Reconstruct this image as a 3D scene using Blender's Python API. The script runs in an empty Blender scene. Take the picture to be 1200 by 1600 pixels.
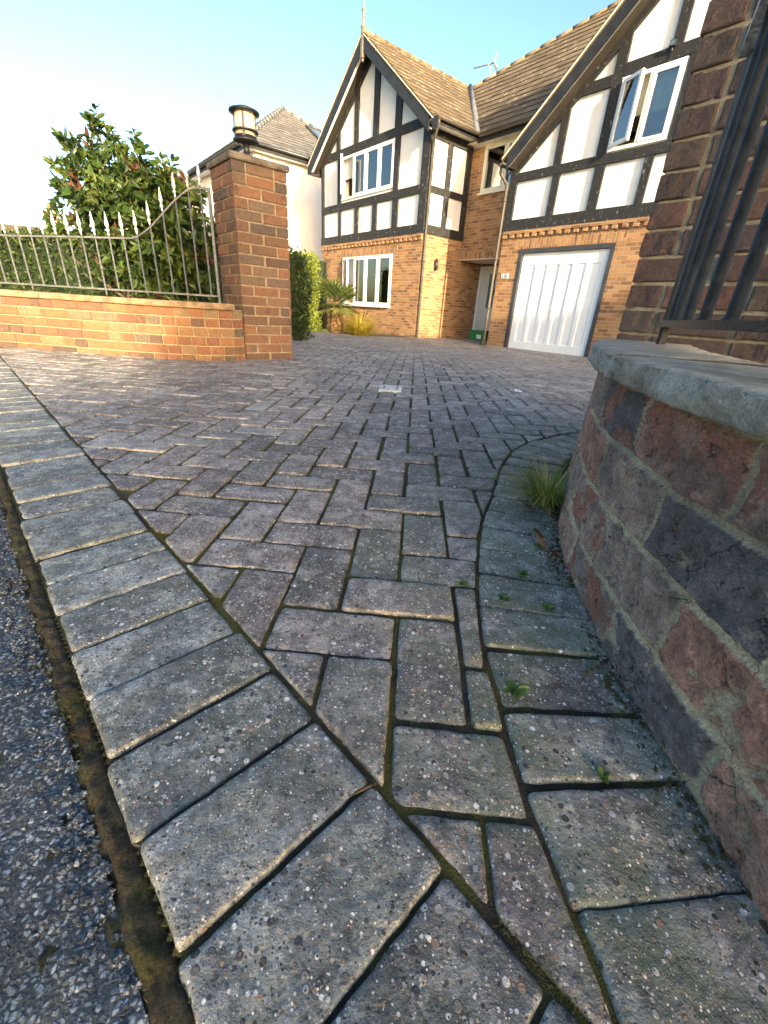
import bpy, bmesh, math, random
import numpy as np
from mathutils import Vector, Matrix, noise as mnoise

C = bpy.context.scene.collection
SC = bpy.context.scene
R_ = math.radians
rnd = random.Random(7)

# ---------------------------------------------------------------- camera
CAM_H = 0.458
PITCH, ROLL = R_(25.743), R_(3.6565)
fwd = Vector((0, math.cos(PITCH), -math.sin(PITCH)))
rgt = Vector((1, 0, 0))
upv = rgt.cross(fwd)
cr = rgt * math.cos(ROLL) + upv * math.sin(ROLL)
cu = -rgt * math.sin(ROLL) + upv * math.cos(ROLL)
cam = bpy.data.cameras.new('camera')
cam.sensor_fit = 'VERTICAL'
cam.sensor_height = 24.0
cam.lens = 24.0 * 651 / 1600
cam.clip_start = 0.02
cam.clip_end = 1500
camo = bpy.data.objects.new('camera', cam)
M = Matrix((cr, cu, -fwd)).transposed().to_4x4()
M.translation = Vector((0, 0, CAM_H))
camo.matrix_world = M
C.objects.link(camo)
SC.camera = camo

# ---------------------------------------------------------------- light
SUN_EL = R_(14.0)
SUN_H = Vector((0.429, -0.903, 0)).normalized()
SUN_DIR = Vector((SUN_H.x * math.cos(SUN_EL), SUN_H.y * math.cos(SUN_EL), math.sin(SUN_EL)))
world = bpy.data.worlds.new('World')
SC.world = world
world.use_nodes = True
wn = world.node_tree
wn.nodes.clear()
sky = wn.nodes.new('ShaderNodeTexSky')
sky.sky_type = 'NISHITA'
sky.sun_disc = False
sky.sun_elevation = R_(11.5)
sky.sun_rotation = math.atan2(SUN_H.x, SUN_H.y)
sky.air_density = 1.0
sky.dust_density = 1.7
sky.ozone_density = 1.2
bg = wn.nodes.new('ShaderNodeBackground')
bg.inputs[1].default_value = 0.10
wo = wn.nodes.new('ShaderNodeOutputWorld')
gam = wn.nodes.new('ShaderNodeGamma')
gam.inputs[1].default_value = 1.40
wn.links.new(sky.outputs[0], gam.inputs[0])
wn.links.new(gam.outputs[0], bg.inputs[0])
wn.links.new(bg.outputs[0], wo.inputs[0])
sun = bpy.data.lights.new('sun', 'SUN')
sun.energy = 4.5
sun.angle = R_(0.45)
sun.color = (1.0, 0.83, 0.56)
suno = bpy.data.objects.new('sun', sun)
suno.rotation_euler = SUN_DIR.to_track_quat('Z', 'Y').to_euler()
suno.location = (0, 0, 30)
C.objects.link(suno)
SC.view_settings.view_transform = 'Standard'
SC.view_settings.look = 'None'
SC.view_settings.exposure = 1.72
SC.view_settings.gamma = 1.0

# ---------------------------------------------------------------- node helpers
class NT:
    def __init__(s, name):
        s.m = bpy.data.materials.new(name)
        s.m.use_nodes = True
        s.t = s.m.node_tree
        s.t.nodes.clear()
        s.out = s.t.nodes.new('ShaderNodeOutputMaterial')
        s.p = s.t.nodes.new('ShaderNodeBsdfPrincipled')
        s.t.links.new(s.p.outputs[0], s.out.inputs[0])
        s.p.inputs['Roughness'].default_value = 0.85
        s.p.inputs['Specular IOR Level'].default_value = 0.3
    def n(s, kind, **kw):
        nd = s.t.nodes.new('ShaderNode' + kind)
        for k, v in kw.items():
            setattr(nd, k, v)
        return nd
    def set(s, inp, v):
        if v is None:
            return
        if hasattr(v, 'is_linked') or isinstance(v, bpy.types.NodeSocket):
            s.t.links.new(v, inp)
        else:
            if inp.type == 'RGBA' and not isinstance(v, (int, float)) and len(v) == 3:
                v = (*v, 1)
            inp.default_value = v
    def math(s, op, a, b=None, c=None, clamp=False):
        nd = s.n('Math', operation=op)
        nd.use_clamp = clamp
        s.set(nd.inputs[0], a); s.set(nd.inputs[1], b); s.set(nd.inputs[2], c)
        return nd.outputs[0]
    def vmath(s, op, a, b=None, scale=None):
        nd = s.n('VectorMath', operation=op)
        s.set(nd.inputs[0], a); s.set(nd.inputs[1], b)
        if scale is not None:
            s.set(nd.inputs['Scale'], scale)
        return nd.outputs['Value'] if op in ('LENGTH', 'DISTANCE', 'DOT_PRODUCT') else nd.outputs[0]
    def mix(s, f, a, b, mode='MIX'):
        nd = s.n('Mix', data_type='RGBA', blend_type=mode)
        s.set(nd.inputs[0], f); s.set(nd.inputs[6], a); s.set(nd.inputs[7], b)
        return nd.outputs[2]
    def ramp(s, f, stops, interp='LINEAR'):
        nd = s.n('ValToRGB')
        nd.color_ramp.interpolation = interp
        e = nd.color_ramp.elements
        while len(e) < len(stops):
            e.new(0.5)
        for el, (p, c) in zip(e, stops):
            el.position = p
            el.color = (*c, 1) if not isinstance(c, (int, float)) else (c, c, c, 1)
        s.set(nd.inputs[0], f)
        return nd.outputs[0]
    def smooth(s, x, a, b):
        nd = s.n('MapRange', interpolation_type='SMOOTHSTEP')
        s.set(nd.inputs[0], x); nd.inputs[1].default_value = a; nd.inputs[2].default_value = b
        return nd.outputs[0]
    def noise(s, vec, scale, detail=4, rough=0.55, out=0):
        nd = s.n('TexNoise')
        s.set(nd.inputs['Vector'], vec); nd.inputs['Scale'].default_value = scale
        nd.inputs['Detail'].default_value = detail; nd.inputs['Roughness'].default_value = rough
        return nd.outputs[out]
    def vor(s, vec, scale, feature='F1'):
        nd = s.n('TexVoronoi', feature=feature)
        s.set(nd.inputs['Vector'], vec); nd.inputs['Scale'].default_value = scale
        return nd
    def obj(s):
        return s.n('TexCoord').outputs['Object']
    def uv(s):
        return s.n('TexCoord').outputs['UV']
    def pos(s):
        return s.n('NewGeometry').outputs['Position']
    def tint(s):
        nd = s.n('Attribute', attribute_name='tint')
        return nd.outputs['Color'], nd.outputs['Fac']
    def bump(s, h, strength=0.5, dist=0.01):
        nd = s.n('Bump')
        nd.inputs['Strength'].default_value = strength; nd.inputs['Distance'].default_value = dist
        s.set(nd.inputs['Height'], h)
        s.t.links.new(nd.outputs[0], s.p.inputs['Normal'])
    def col(s, c):
        s.set(s.p.inputs['Base Color'], c)
        return s
    def rough(s, v):
        s.set(s.p.inputs['Roughness'], v)
        return s

def sep(m, v):
    nd = m.n('SeparateXYZ'); m.set(nd.inputs[0], v); return nd.outputs
def comb(m, x, y, z=0.0):
    nd = m.n('CombineXYZ'); m.set(nd.inputs[0], x); m.set(nd.inputs[1], y); m.set(nd.inputs[2], z); return nd.outputs[0]

def simple(name, c, rough=0.6, noise_amt=0.15, scale=8.0, metallic=0.0, bump=0.0, spec=0.3):
    m = NT(name)
    f = m.noise(m.obj(), scale, 5, 0.6)
    k = m.smooth(f, 0.3, 0.7)
    lo = tuple(x * (1 - noise_amt) for x in c); hi = tuple(min(1, x * (1 + noise_amt)) for x in c)
    m.col(m.mix(k, lo, hi)); m.rough(rough)
    m.p.inputs['Metallic'].default_value = metallic
    m.p.inputs['Specular IOR Level'].default_value = spec
    if bump:
        m.bump(m.noise(m.obj(), scale * 6, 4, 0.6), bump, 0.004)
    return m.m

def brick_mat(name, stops, mortar, L=0.225, H=0.075, j=0.010, distort=0.003, soldier=False, stain=0.0):
    m = NT(name)
    uv = m.uv()
    nz = m.noise(uv, 14, 3, 0.6, out=1)
    d = m.vmath('SCALE', m.vmath('SUBTRACT', nz, (0.5, 0.5, 0.5)), scale=distort * 2)
    v = m.vmath('ADD', uv, d)
    x, y, _ = sep(m, v)
    if soldier:
        x, y = y, x
    row = m.math('FLOOR', m.math('DIVIDE', y, H))
    sh = m.math('MULTIPLY', m.math('MODULO', m.math('ABSOLUTE', row), 2.0), 0.5)
    cx = m.math('ADD', m.math('DIVIDE', x, L), sh)
    colm = m.math('FLOOR', cx)
    fx = m.math('SUBTRACT', cx, colm)
    fy = m.math('SUBTRACT', m.math('DIVIDE', y, H), row)
    ex = m.math('MULTIPLY', m.math('MINIMUM', fx, m.math('SUBTRACT', 1.0, fx)), L)
    ey = m.math('MULTIPLY', m.math('MINIMUM', fy, m.math('SUBTRACT', 1.0, fy)), H)
    e = m.math('MINIMUM', ex, ey)
    mask = m.smooth(e, j * 0.35, j * 0.75)
    wn_ = m.n('TexWhiteNoise', noise_dimensions='3D')
    m.set(wn_.inputs['Vector'], comb(m, colm, row, 3.0))
    bc = m.ramp(wn_.outputs['Value'], stops, 'CONSTANT' if False else 'LINEAR')
    fine = m.noise(uv, 60, 5, 0.7)
    bc = m.mix(1.0, bc, m.ramp(fine, [(0.25, 0.55), (0.75, 1.25)]), 'MULTIPLY')
    c = m.mix(mask, mortar, bc)
    if stain:
        st = m.smooth(m.noise(m.obj(), 1.3, 4, 0.6), 0.45, 0.7)
        c = m.mix(m.math('MULTIPLY', st, stain), c, (0.05, 0.04, 0.035))
    m.col(c)
    h = m.math('ADD', m.math('MULTIPLY', mask, 0.8), m.math('MULTIPLY', fine, 0.3))
    m.bump(h, 0.7, 0.008)
    return m.m

# ---------------------------------------------------------------- mesh helpers
class MB:
    """collects polygons of one mesh: vertices, faces, per-face uv, material slot and tint"""
    def __init__(s):
        s.v = []; s.f = []; s.mi = []; s.tn = []; s.uv = []; s.sm = []
    def add(s, vs, fs, tint=0.5, mi=0, uvs=None, smooth=False):
        o = len(s.v)
        s.v += [tuple(p) for p in vs]
        for k, f in enumerate(fs):
            s.f.append([o + i for i in f]); s.mi.append(mi); s.tn.append(tint); s.sm.append(smooth)
            s.uv.append(uvs[k] if uvs else None)
    def box(s, x0, x1, y0, y1, z0, z1, tint=0.5, mi=0, top=True, bottom=True):
        vs = [(x0, y0, z0), (x1, y0, z0), (x1, y1, z0), (x0, y1, z0), (x0, y0, z1), (x1, y0, z1), (x1, y1, z1), (x0, y1, z1)]
        fs = [(0, 1, 5, 4), (1, 2, 6, 5), (2, 3, 7, 6), (3, 0, 4, 7)]
        if top: fs.append((4, 5, 6, 7))
        if bottom: fs.append((3, 2, 1, 0))
        s.add(vs, fs, tint, mi)
    def hexa(s, q, tint=0.5, mi=0):
        s.add(q, [(0, 1, 5, 4), (1, 2, 6, 5), (2, 3, 7, 6), (3, 0, 4, 7), (4, 5, 6, 7), (3, 2, 1, 0)], tint, mi)
    def bar(s, p, q, w, h, side=(0, 0, 1), tint=0.5, mi=0):
        """box beam from p to q, w wide along the side axis cross, h along side"""
        p = Vector(p); q = Vector(q); d = (q - p).normalized(); sd = Vector(side)
        u = d.cross(sd).normalized(); n = u.cross(d).normalized()
        a, b = u * w / 2, n * h / 2
        s.hexa([p - a - b, p + a - b, q + a - b, q - a - b, p - a + b, p + a + b, q + a + b, q - a + b], tint, mi)
    def tube(s, pts, rad, n=8, tint=0.5, mi=0, cap=True, smooth=True):
        pts = [Vector(p) for p in pts]
        rads = rad if isinstance(rad, (list, tuple)) else [rad] * len(pts)
        rings = []
        prev = None
        for i, p in enumerate(pts):
            d = (pts[min(i + 1, len(pts) - 1)] - pts[max(i - 1, 0)]).normalized()
            if prev is None:
                ref = Vector((0, 0, 1)) if abs(d.z) < 0.9 else Vector((1, 0, 0))
                u = d.cross(ref).normalized()
            else:
                u = (prev - d * prev.dot(d)).normalized()
            prev = u
            w = d.cross(u)
            rings.append([p + (u * math.cos(k * 2 * math.pi / n) + w * math.sin(k * 2 * math.pi / n)) * rads[i] for k in range(n)])
        vs = [v for r in rings for v in r]
        fs = []
        for i in range(len(pts) - 1):
            for k in range(n):
                a, b = i * n + k, i * n + (k + 1) % n
                fs.append((a, b, b + n, a + n))
        if cap:
            fs.append(tuple(reversed(range(n)))); fs.append(tuple((len(pts) - 1) * n + k for k in range(n)))
        s.add(vs, fs, tint, mi, None, smooth)
    def lathe(s, prof, cx=0, cy=0, n=24, tint=0.5, mi=0, smooth=True):
        vs = []; fs = []
        for (r, z) in prof:
            for k in range(n):
                a = 2 * math.pi * k / n
                vs.append((cx + r * math.cos(a), cy + r * math.sin(a), z))
        for i in range(len(prof) - 1):
            for k in range(n):
                a, b = i * n + k, i * n + (k + 1) % n
                fs.append((a, b, b + n, a + n))
        fs.append(tuple(reversed(range(n)))); fs.append(tuple((len(prof) - 1) * n + k for k in range(n)))
        s.add(vs, fs, tint, mi, None, smooth)
    def build(s, name, mats, parent=None, kind=None, label=None, cat=None, group=None, auto=None):
        me = bpy.data.meshes.new(name)
        me.from_pydata(s.v, [], s.f)
        for m in (mats if isinstance(mats, (list, tuple)) else [mats]):
            me.materials.append(m)
        me.polygons.foreach_set('material_index', s.mi)
        me.polygons.foreach_set('use_smooth', s.sm)
        me.uv_layers.new(name='UVMap')
        me.attributes.new('tint', 'FLOAT_COLOR', 'CORNER')
        uvl = me.uv_layers['UVMap']; ca = me.attributes['tint']
        nl = len(me.loops)
        uvs = np.zeros((nl, 2), np.float32); cols = np.ones((nl, 4), np.float32)
        V = np.array(s.v, np.float32)
        li = 0
        for k, f in enumerate(s.f):
            n = len(f)
            t = s.tn[k]
            cols[li:li + n, :3] = t
            if s.uv[k] is not None:
                uvs[li:li + n] = s.uv[k]
            else:
                P = V[list(f)]
                nn = np.cross(P[1] - P[0], P[2] - P[0])
                l = np.linalg.norm(nn)
                nn = nn / l if l > 1e-12 else np.array([0, 0, 1.0])
                if abs(nn[2]) > 0.75:
                    uvs[li:li + n] = P[:, :2]
                else:
                    tx = np.array([-nn[1], nn[0], 0]); tx /= np.linalg.norm(tx)
                    uvs[li:li + n, 0] = P @ tx; uvs[li:li + n, 1] = P[:, 2]
            li += n
        uvl.data.foreach_set('uv', uvs.ravel())
        ca.data.foreach_set('color', cols.ravel())
        me.update()
        o = bpy.data.objects.new(name, me)
        C.objects.link(o)
        if parent: o.parent = parent
        tag(o, label, cat, group, kind)
        return o

def tag(o, label=None, cat=None, group=None, kind=None):
    if label: o['label'] = label
    if cat: o['category'] = cat
    if group: o['group'] = group
    if kind: o['kind'] = kind
    return o

def empty(name, loc, label, cat, rz=0.0, group=None):
    o = bpy.data.objects.new(name, None)
    o.empty_display_size = 0.1
    o.location = loc; o.rotation_euler = (0, 0, rz)
    C.objects.link(o)
    return tag(o, label, cat, group)

def zg(x, y):
    """height of the driveway: level at the gate, falling gently towards the house"""
    w = x * 0.760 + y * 0.649
    t = min(1, max(0, (w - 2.0) / 6.5)); t = t * t * (3 - 2 * t)
    return -0.22 * t

# ================================================================ MATERIALS
def paver_mat():
    m = NT('exposed_aggregate_paver')
    p = m.pos()
    tc, tf = m.tint()
    r, g, b = sep(m, tc)            # r: brightness of the block, g: pink to slate, b: algae
    base = m.mix(g, (0.195, 0.168, 0.158), (0.138, 0.150, 0.143))
    n1 = m.noise(p, 9, 6, 0.65)
    n2 = m.noise(p, 55, 5, 0.7)
    base = m.mix(1.0, base, m.ramp(n2, [(0.3, 0.22), (0.7, 1.6)]), 'MULTIPLY')
    base = m.mix(1.0, base, m.ramp(r, [(0, 0.65), (1, 1.45)]), 'MULTIPLY')
    # pale worn cement and lichen in clouds
    cl = m.smooth(m.math('ADD', m.noise(p, 17, 8, 0.72), m.math('MULTIPLY', m.math('SUBTRACT', r, 0.5), 0.10)), 0.465, 0.60)
    spk = m.smooth(m.noise(p, 210, 4, 0.7), 0.38, 0.62)
    wornc = m.mix(g, (0.49, 0.440, 0.405), (0.43, 0.445, 0.405))
    c = m.mix(m.math('MULTIPLY', cl, m.math('ADD', 0.42, m.math('MULTIPLY', spk, 0.55))), base, wornc)
    al = m.math('MULTIPLY', m.smooth(m.noise(p, 9, 5, 0.65), 0.38, 0.60), b)
    c = m.mix(m.math('MULTIPLY', al, 0.70), c, (0.15, 0.185, 0.115))
    sp = m.smooth(m.noise(p, 26, 5, 0.65), 0.62, 0.70)
    c = m.mix(m.math('MULTIPLY', sp, 0.65), c, (0.56, 0.58, 0.52))
    big = m.noise(m.vmath('MULTIPLY', p, (1.0, 0.6, 1.0)), 2.2, 5, 0.6)
    c = m.mix(1.0, c, m.ramp(big, [(0.32, 0.62), (0.5, 1.0), (0.7, 1.22)]), 'MULTIPLY')
    # pebbles, three sizes
    hs = None
    for sc, dens, rad, seed in ((95, 0.62, 0.33, 0.0), (190, 0.62, 0.37, 31.0), (360, 0.60, 0.42, 77.0)):
        v = m.vor(m.vmath('ADD', p, (seed, seed * 0.7, 0)), sc)
        cr_, cg, cb = sep(m, v.outputs['Color'])
        on = m.math('LESS_THAN', cr_, dens)
        radn = m.math('MULTIPLY', m.math('ADD', m.math('MULTIPLY', cb, 0.7), 0.45), rad)
        near = m.smooth(m.math('SUBTRACT', radn, v.outputs['Distance']), 0.0, 0.07)
        k = m.math('MULTIPLY', on, near)
        pc = m.ramp(cg, [(0.0, (0.055, 0.053, 0.055)), (0.26, (0.13, 0.115, 0.11)), (0.42, (0.22, 0.19, 0.165)), (0.54, (0.31, 0.21, 0.14)), (0.64, (0.38, 0.34, 0.30)), (0.76, (0.54, 0.51, 0.47)), (0.87, (0.74, 0.72, 0.68))], 'CONSTANT')
        c = m.mix(k, c, pc)
        hh = m.math('MULTIPLY', k, 60.0 / sc)
        hs = hh if hs is None else m.math('ADD', hs, hh)
    m.col(c)
    m.rough(m.ramp(n1, [(0.3, 0.50), (0.7, 0.78)])); m.p.inputs['Specular IOR Level'].default_value = 0.5
    h = m.math('ADD', m.math('MULTIPLY', hs, 0.55), m.math('ADD', m.math('MULTIPLY', n2, 0.8), m.math('MULTIPLY', m.noise(p, 160, 4, 0.7), 0.5)))
    m.bump(h, 0.9, 0.006)
    return m.m

def soil_mat():
    m = NT('joint_soil')
    p = m.pos()
    n = m.noise(p, 120, 5, 0.7)
    c = m.mix(n, (0.018, 0.015, 0.012), (0.080, 0.066, 0.048))
    mo = m.smooth(m.noise(p, 5, 5, 0.7), 0.43, 0.58)
    c = m.mix(m.math('MULTIPLY', mo, 0.75), c, m.mix(n, (0.040, 0.042, 0.010), (0.17, 0.175, 0.030)))
    m.col(c).rough(1.0)
    m.bump(m.math('ADD', n, m.noise(p, 400, 3, 0.6)), 1.0, 0.006)
    return m.m

def asphalt_mat():
    m = NT('worn_asphalt')
    p = m.pos()
    wob = m.vmath('SCALE', m.vmath('SUBTRACT', m.noise(p, 90, 3, 0.6, out=1), (0.5, 0.5, 0.5)), scale=0.011)
    pw = m.vmath('ADD', p, wob)
    v = m.vor(pw, 215); v2 = m.vor(m.vmath('ADD', p, (4.0, 9.0, 0)), 330)
    cr_, cg, cb = sep(m, v.outputs['Color'])
    n = m.noise(p, 7, 5, 0.7)
    c = m.ramp(cg, [(0, (0.15, 0.168, 0.175)), (0.3, (0.24, 0.265, 0.275)), (0.6, (0.36, 0.39, 0.40)), (0.84, (0.48, 0.485, 0.475)), (0.95, (0.66, 0.66, 0.63))], 'CONSTANT')
    edge = m.smooth(v.outputs['Distance'], 0.58, 0.30)
    c = m.mix(m.math('SUBTRACT', 1.0, edge), c, (0.085, 0.092, 0.096))
    c = m.mix(1.0, c, m.ramp(n, [(0.3, 0.7), (0.7, 1.3)]), 'MULTIPLY')
    c = m.mix(m.math('MULTIPLY', m.smooth(m.noise(p, 3.2, 5, 0.6), 0.55, 0.70), 0.22), c, (0.05, 0.06, 0.025))
    m.p.inputs['Specular IOR Level'].default_value = 0.15; m.col(c).rough(0.9)
    h = m.math('ADD', m.math('MULTIPLY', edge, 0.7), m.math('ADD', m.math('MULTIPLY', v2.outputs['Distance'], -0.35), m.math('MULTIPLY', m.noise(p, 220, 5, 0.7), 0.8)))
    c = m.mix(1.0, c, m.ramp(m.noise(p, 300, 5, 0.75), [(0.3, 0.45), (0.7, 1.5)]), 'MULTIPLY'); m.col(c)
    m.bump(h, 0.7, 0.005)
    return m.m

def moss_mat():
    m = NT('moss')
    p = m.pos()
    n = m.noise(p, 40, 5, 0.7)
    tc, tf = m.tint()
    c = m.ramp(n, [(0.3, (0.030, 0.023, 0.015)), (0.5, (0.085, 0.070, 0.042)), (0.75, (0.13, 0.11, 0.065))])
    gm = m.smooth(m.noise(p, 13, 5, 0.7), 0.50, 0.62)
    c = m.mix(m.math('MULTIPLY', gm, 0.7), c, m.mix(n, (0.045, 0.050, 0.012), (0.15, 0.155, 0.035)))
    c = m.mix(1.0, c, m.ramp(m.noise(p, 230, 5, 0.75), [(0.3, 0.4), (0.7, 1.5)]), 'MULTIPLY')
    m.col(c).rough(1.0)
    m.bump(m.noise(p, 300, 5, 0.75), 1.0, 0.009)
    return m.m

def blockbrick_mat(name, stops, dirt=(0.05, 0.042, 0.04), bump=0.8, sc=1.0):
    """for real brick blocks: tint red channel picks the brick colour"""
    m = NT(name)
    tc, tf = m.tint()
    r, g, b = sep(m, tc)
    p = m.pos()
    c = m.ramp(r, stops)
    fine = m.noise(p, 70 * sc, 6, 0.7)
    c = m.mix(1.0, c, m.ramp(fine, [(0.2, 0.5), (0.8, 1.35)]), 'MULTIPLY')
    dk = m.smooth(m.noise(p, 11 * sc, 5, 0.7), 0.52, 0.72)
    c = m.mix(m.math('MULTIPLY', dk, 0.65), c, dirt)
    lt = m.smooth(m.noise(p, 19 * sc, 5, 0.7), 0.62, 0.76)
    c = m.mix(m.math('MULTIPLY', lt, 0.28), c, (0.26, 0.22, 0.18))
    m.col(c)
    cr2 = m.noise(p, 28 * sc, 6, 0.75)
    m.bump(m.math('ADD', fine, m.math('MULTIPLY', cr2, 1.4)), bump, 0.010)
    return m.m

def mortar_mat(name, c1, c2):
    m = NT(name)
    p = m.pos()
    n = m.noise(p, 25, 5, 0.7)
    m.col(m.mix(m.smooth(n, 0.3, 0.7), c1, c2)).rough(0.95)
    m.bump(m.noise(p, 160, 5, 0.7), 0.8, 0.006)
    return m.m

def oldwall_mat():
    """front of the near low wall: spalled bricks between smeared mortar, displaced"""
    m = NT('weathered_brick_wall')
    uv = m.uv()
    L, H = 0.232, 0.098
    w1 = m.noise(uv, 5.0, 3, 0.5, out=1)
    w2 = m.noise(uv, 26, 4, 0.6, out=1)
    v = m.vmath('ADD', uv, m.vmath('SCALE', m.vmath('SUBTRACT', w1, (0.5, 0.5, 0.5)), scale=0.022))
    v = m.vmath('ADD', v, m.vmath('SCALE', m.vmath('SUBTRACT', w2, (0.5, 0.5, 0.5)), scale=0.013))
    x, y, _ = sep(m, v)
    yy = m.math('ADD', m.math('DIVIDE', y, H), 10.0)
    row = m.math('FLOOR', yy)
    cxx = m.math('ADD', m.math('ADD', m.math('DIVIDE', x, L), m.math('MULTIPLY', m.math('MODULO', row, 2.0), 0.47)), 20.0)
    colm = m.math('FLOOR', cxx)
    fx = m.math('SUBTRACT', cxx, colm); fy = m.math('SUBTRACT', yy, row)
    ex = m.math('MULTIPLY', m.math('MINIMUM', fx, m.math('SUBTRACT', 1.0, fx)), L)
    ey = m.math('MULTIPLY', m.math('MINIMUM', fy, m.math('SUBTRACT', 1.0, fy)), H)
    e = m.math('MINIMUM', ex, ey)
    mask = m.smooth(e, 0.0035, 0.0075)
    wnz = m.n('TexWhiteNoise', noise_dimensions='3D')
    m.set(wnz.inputs['Vector'], comb(m, colm, row, 5.0))
    rv = wnz.outputs['Value']
    brown = m.ramp(rv, [(0.0, (0.36, 0.285, 0.235)), (0.22, (0.44, 0.235, 0.165)), (0.40, (0.42, 0.33, 0.27)), (0.52, (0.15, 0.137, 0.140)), (0.62, (0.35, 0.275, 0.23)), (0.8, (0.48, 0.275, 0.195)), (1.0, (0.44, 0.34, 0.27))])
    n1 = m.noise(uv, 30, 7, 0.72)
    n2 = m.noise(uv, 110, 6, 0.75)
    brown = m.mix(1.0, brown, m.ramp(n1, [(0.3, 0.35), (0.7, 1.5)]), 'MULTIPLY')
    # spalled red faces
    wr, wg, wb = sep(m, wnz.outputs['Color'])
    spn = m.math('ADD', m.noise(uv, 13, 6, 0.68), m.math('MULTIPLY', wg, 0.20))
    sp = m.smooth(spn, 0.630, 0.685)
    red = m.mix(n2, (0.27, 0.110, 0.078), (0.52, 0.245, 0.165))
    c = m.mix(sp, brown, red)
    # black crust spots
    bk = m.smooth(m.noise(uv, 44, 5, 0.7), 0.58, 0.66)
    c = m.mix(m.math('MULTIPLY', bk, 0.8), c, (0.035, 0.031, 0.032))
    mort = m.mix(m.smooth(m.noise(uv, 20, 5, 0.7), 0.3, 0.7), (0.46, 0.385, 0.250), (0.70, 0.61, 0.43))
    # mortar smears over brick faces, more at the foot
    smear = m.smooth(m.math('SUBTRACT', m.noise(uv, 8.5, 6, 0.7), m.math('MULTIPLY', y, 0.26)), 0.62, 0.69)
    mk = m.math('MULTIPLY', mask, m.math('SUBTRACT', 1.0, m.math('MULTIPLY', smear, 0.85)))
    c = m.mix(mk, mort, c)
    # pale lichen freckles and dirt
    fr = m.smooth(m.noise(uv, 150, 4, 0.6), 0.60, 0.70)
    c = m.mix(m.math('MULTIPLY', fr, 0.6), c, (0.46, 0.43, 0.36))
    dk = m.smooth(m.noise(uv, 5, 5, 0.7), 0.46, 0.70)
    c = m.mix(m.math('MULTIPLY', dk, 0.62), c, (0.105, 0.094, 0.084))
    n3 = m.noise(uv, 320, 5, 0.75)
    c = m.mix(1.0, c, m.ramp(n3, [(0.3, 0.5), (0.7, 1.4)]), 'MULTIPLY')
    ck = m.smooth(m.vor(m.vmath('ADD', uv, m.vmath('SCALE', w2, scale=0.03)), 26, 'DISTANCE_TO_EDGE').outputs['Distance'], 0.03, 0.0)
    ckm = m.math('MULTIPLY', ck, m.smooth(m.noise(uv, 9, 3, 0.6), 0.52, 0.60))
    c = m.mix(m.math('MULTIPLY', ckm, 0.7), c, (0.03, 0.026, 0.024))
    c = m.mix(1.0, c, m.ramp(n2, [(0.2, 0.6), (0.8, 1.3)]), 'MULTIPLY')
    m.col(c).rough(0.92)
    h = m.math('ADD', m.math('MULTIPLY', mk, 0.42), m.math('MULTIPLY', n1, 0.85))
    h = m.math('ADD', h, m.math('MULTIPLY', sp, -0.25))
    h = m.math('ADD', h, m.math('MULTIPLY', m.noise(uv, 12, 4, 0.6), 0.9))
    h = m.math('ADD', h, m.math('MULTIPLY', n2, 0.55)); h = m.math('ADD', h, m.math('MULTIPLY', n3, 0.22)); h = m.math('SUBTRACT', h, m.math('MULTIPLY', ckm, 0.3))
    dn = m.n('Displacement')
    m.set(dn.inputs['Height'], h)
    dn.inputs['Midlevel'].default_value = 1.35
    dn.inputs['Scale'].default_value = 0.016
    m.t.links.new(dn.outputs[0], m.out.inputs['Displacement'])
    m.m.displacement_method = 'BOTH'
    return m.m

def stone_mat():
    m = NT('sandstone_coping')
    p = m.pos()
    n1 = m.noise(p, 14, 7, 0.7); n2 = m.noise(p, 95, 6, 0.75)
    c = m.ramp(n1, [(0.3, (0.24, 0.232, 0.20)), (0.5, (0.40, 0.375, 0.315)), (0.7, (0.54, 0.50, 0.41))])
    c = m.mix(1.0, c, m.ramp(n2, [(0.2, 0.55), (0.8, 1.3)]), 'MULTIPLY')
    li = m.smooth(m.noise(p, 33, 5, 0.7), 0.62, 0.72)
    c = m.mix(m.math('MULTIPLY', li, 0.5), c, (0.32, 0.36, 0.30))
    st = m.smooth(m.noise(m.vmath('MULTIPLY', p, (1.0, 0.35, 1.0)), 9, 4, 0.6), 0.56, 0.66)
    c = m.mix(m.math('MULTIPLY', st, 0.5), c, (0.13, 0.095, 0.055))
    pit = m.smooth(m.noise(p, 60, 4, 0.6), 0.36, 0.28)
    c = m.mix(m.math('MULTIPLY', pit, 0.6), c, (0.05, 0.05, 0.045))
    c = m.mix(1.0, c, m.ramp(m.noise(p, 330, 5, 0.75), [(0.3, 0.55), (0.7, 1.35)]), 'MULTIPLY')
    m.col(c).rough(0.9)
    h = m.math('ADD', m.math('MULTIPLY', m.noise(p, 22, 6, 0.7), 1.2), m.math('ADD', m.math('MULTIPLY', n2, 0.5), m.math('MULTIPLY', pit, -0.5)))
    m.bump(h, 1.0, 0.012)
    return m.m

def timber_mat():
    m = NT('black_painted_timber')
    p = m.obj()
    n = m.noise(m.vmath('MULTIPLY', p, (1.0, 1.0, 1.0)), 7, 6, 0.75)
    f = m.smooth(m.noise(m.vmath('MULTIPLY', p, (1.0, 1.0, 0.7)), 15, 7, 0.8), 0.585, 0.635)
    c = m.mix(n, (0.012, 0.012, 0.013), (0.036, 0.036, 0.035))
    c = m.mix(m.math('MULTIPLY', f, 0.55), c, (0.42, 0.40, 0.36))
    m.col(c).rough(0.65)
    m.bump(m.noise(p, 40, 5, 0.7), 0.5, 0.01)
    return m.m

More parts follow.
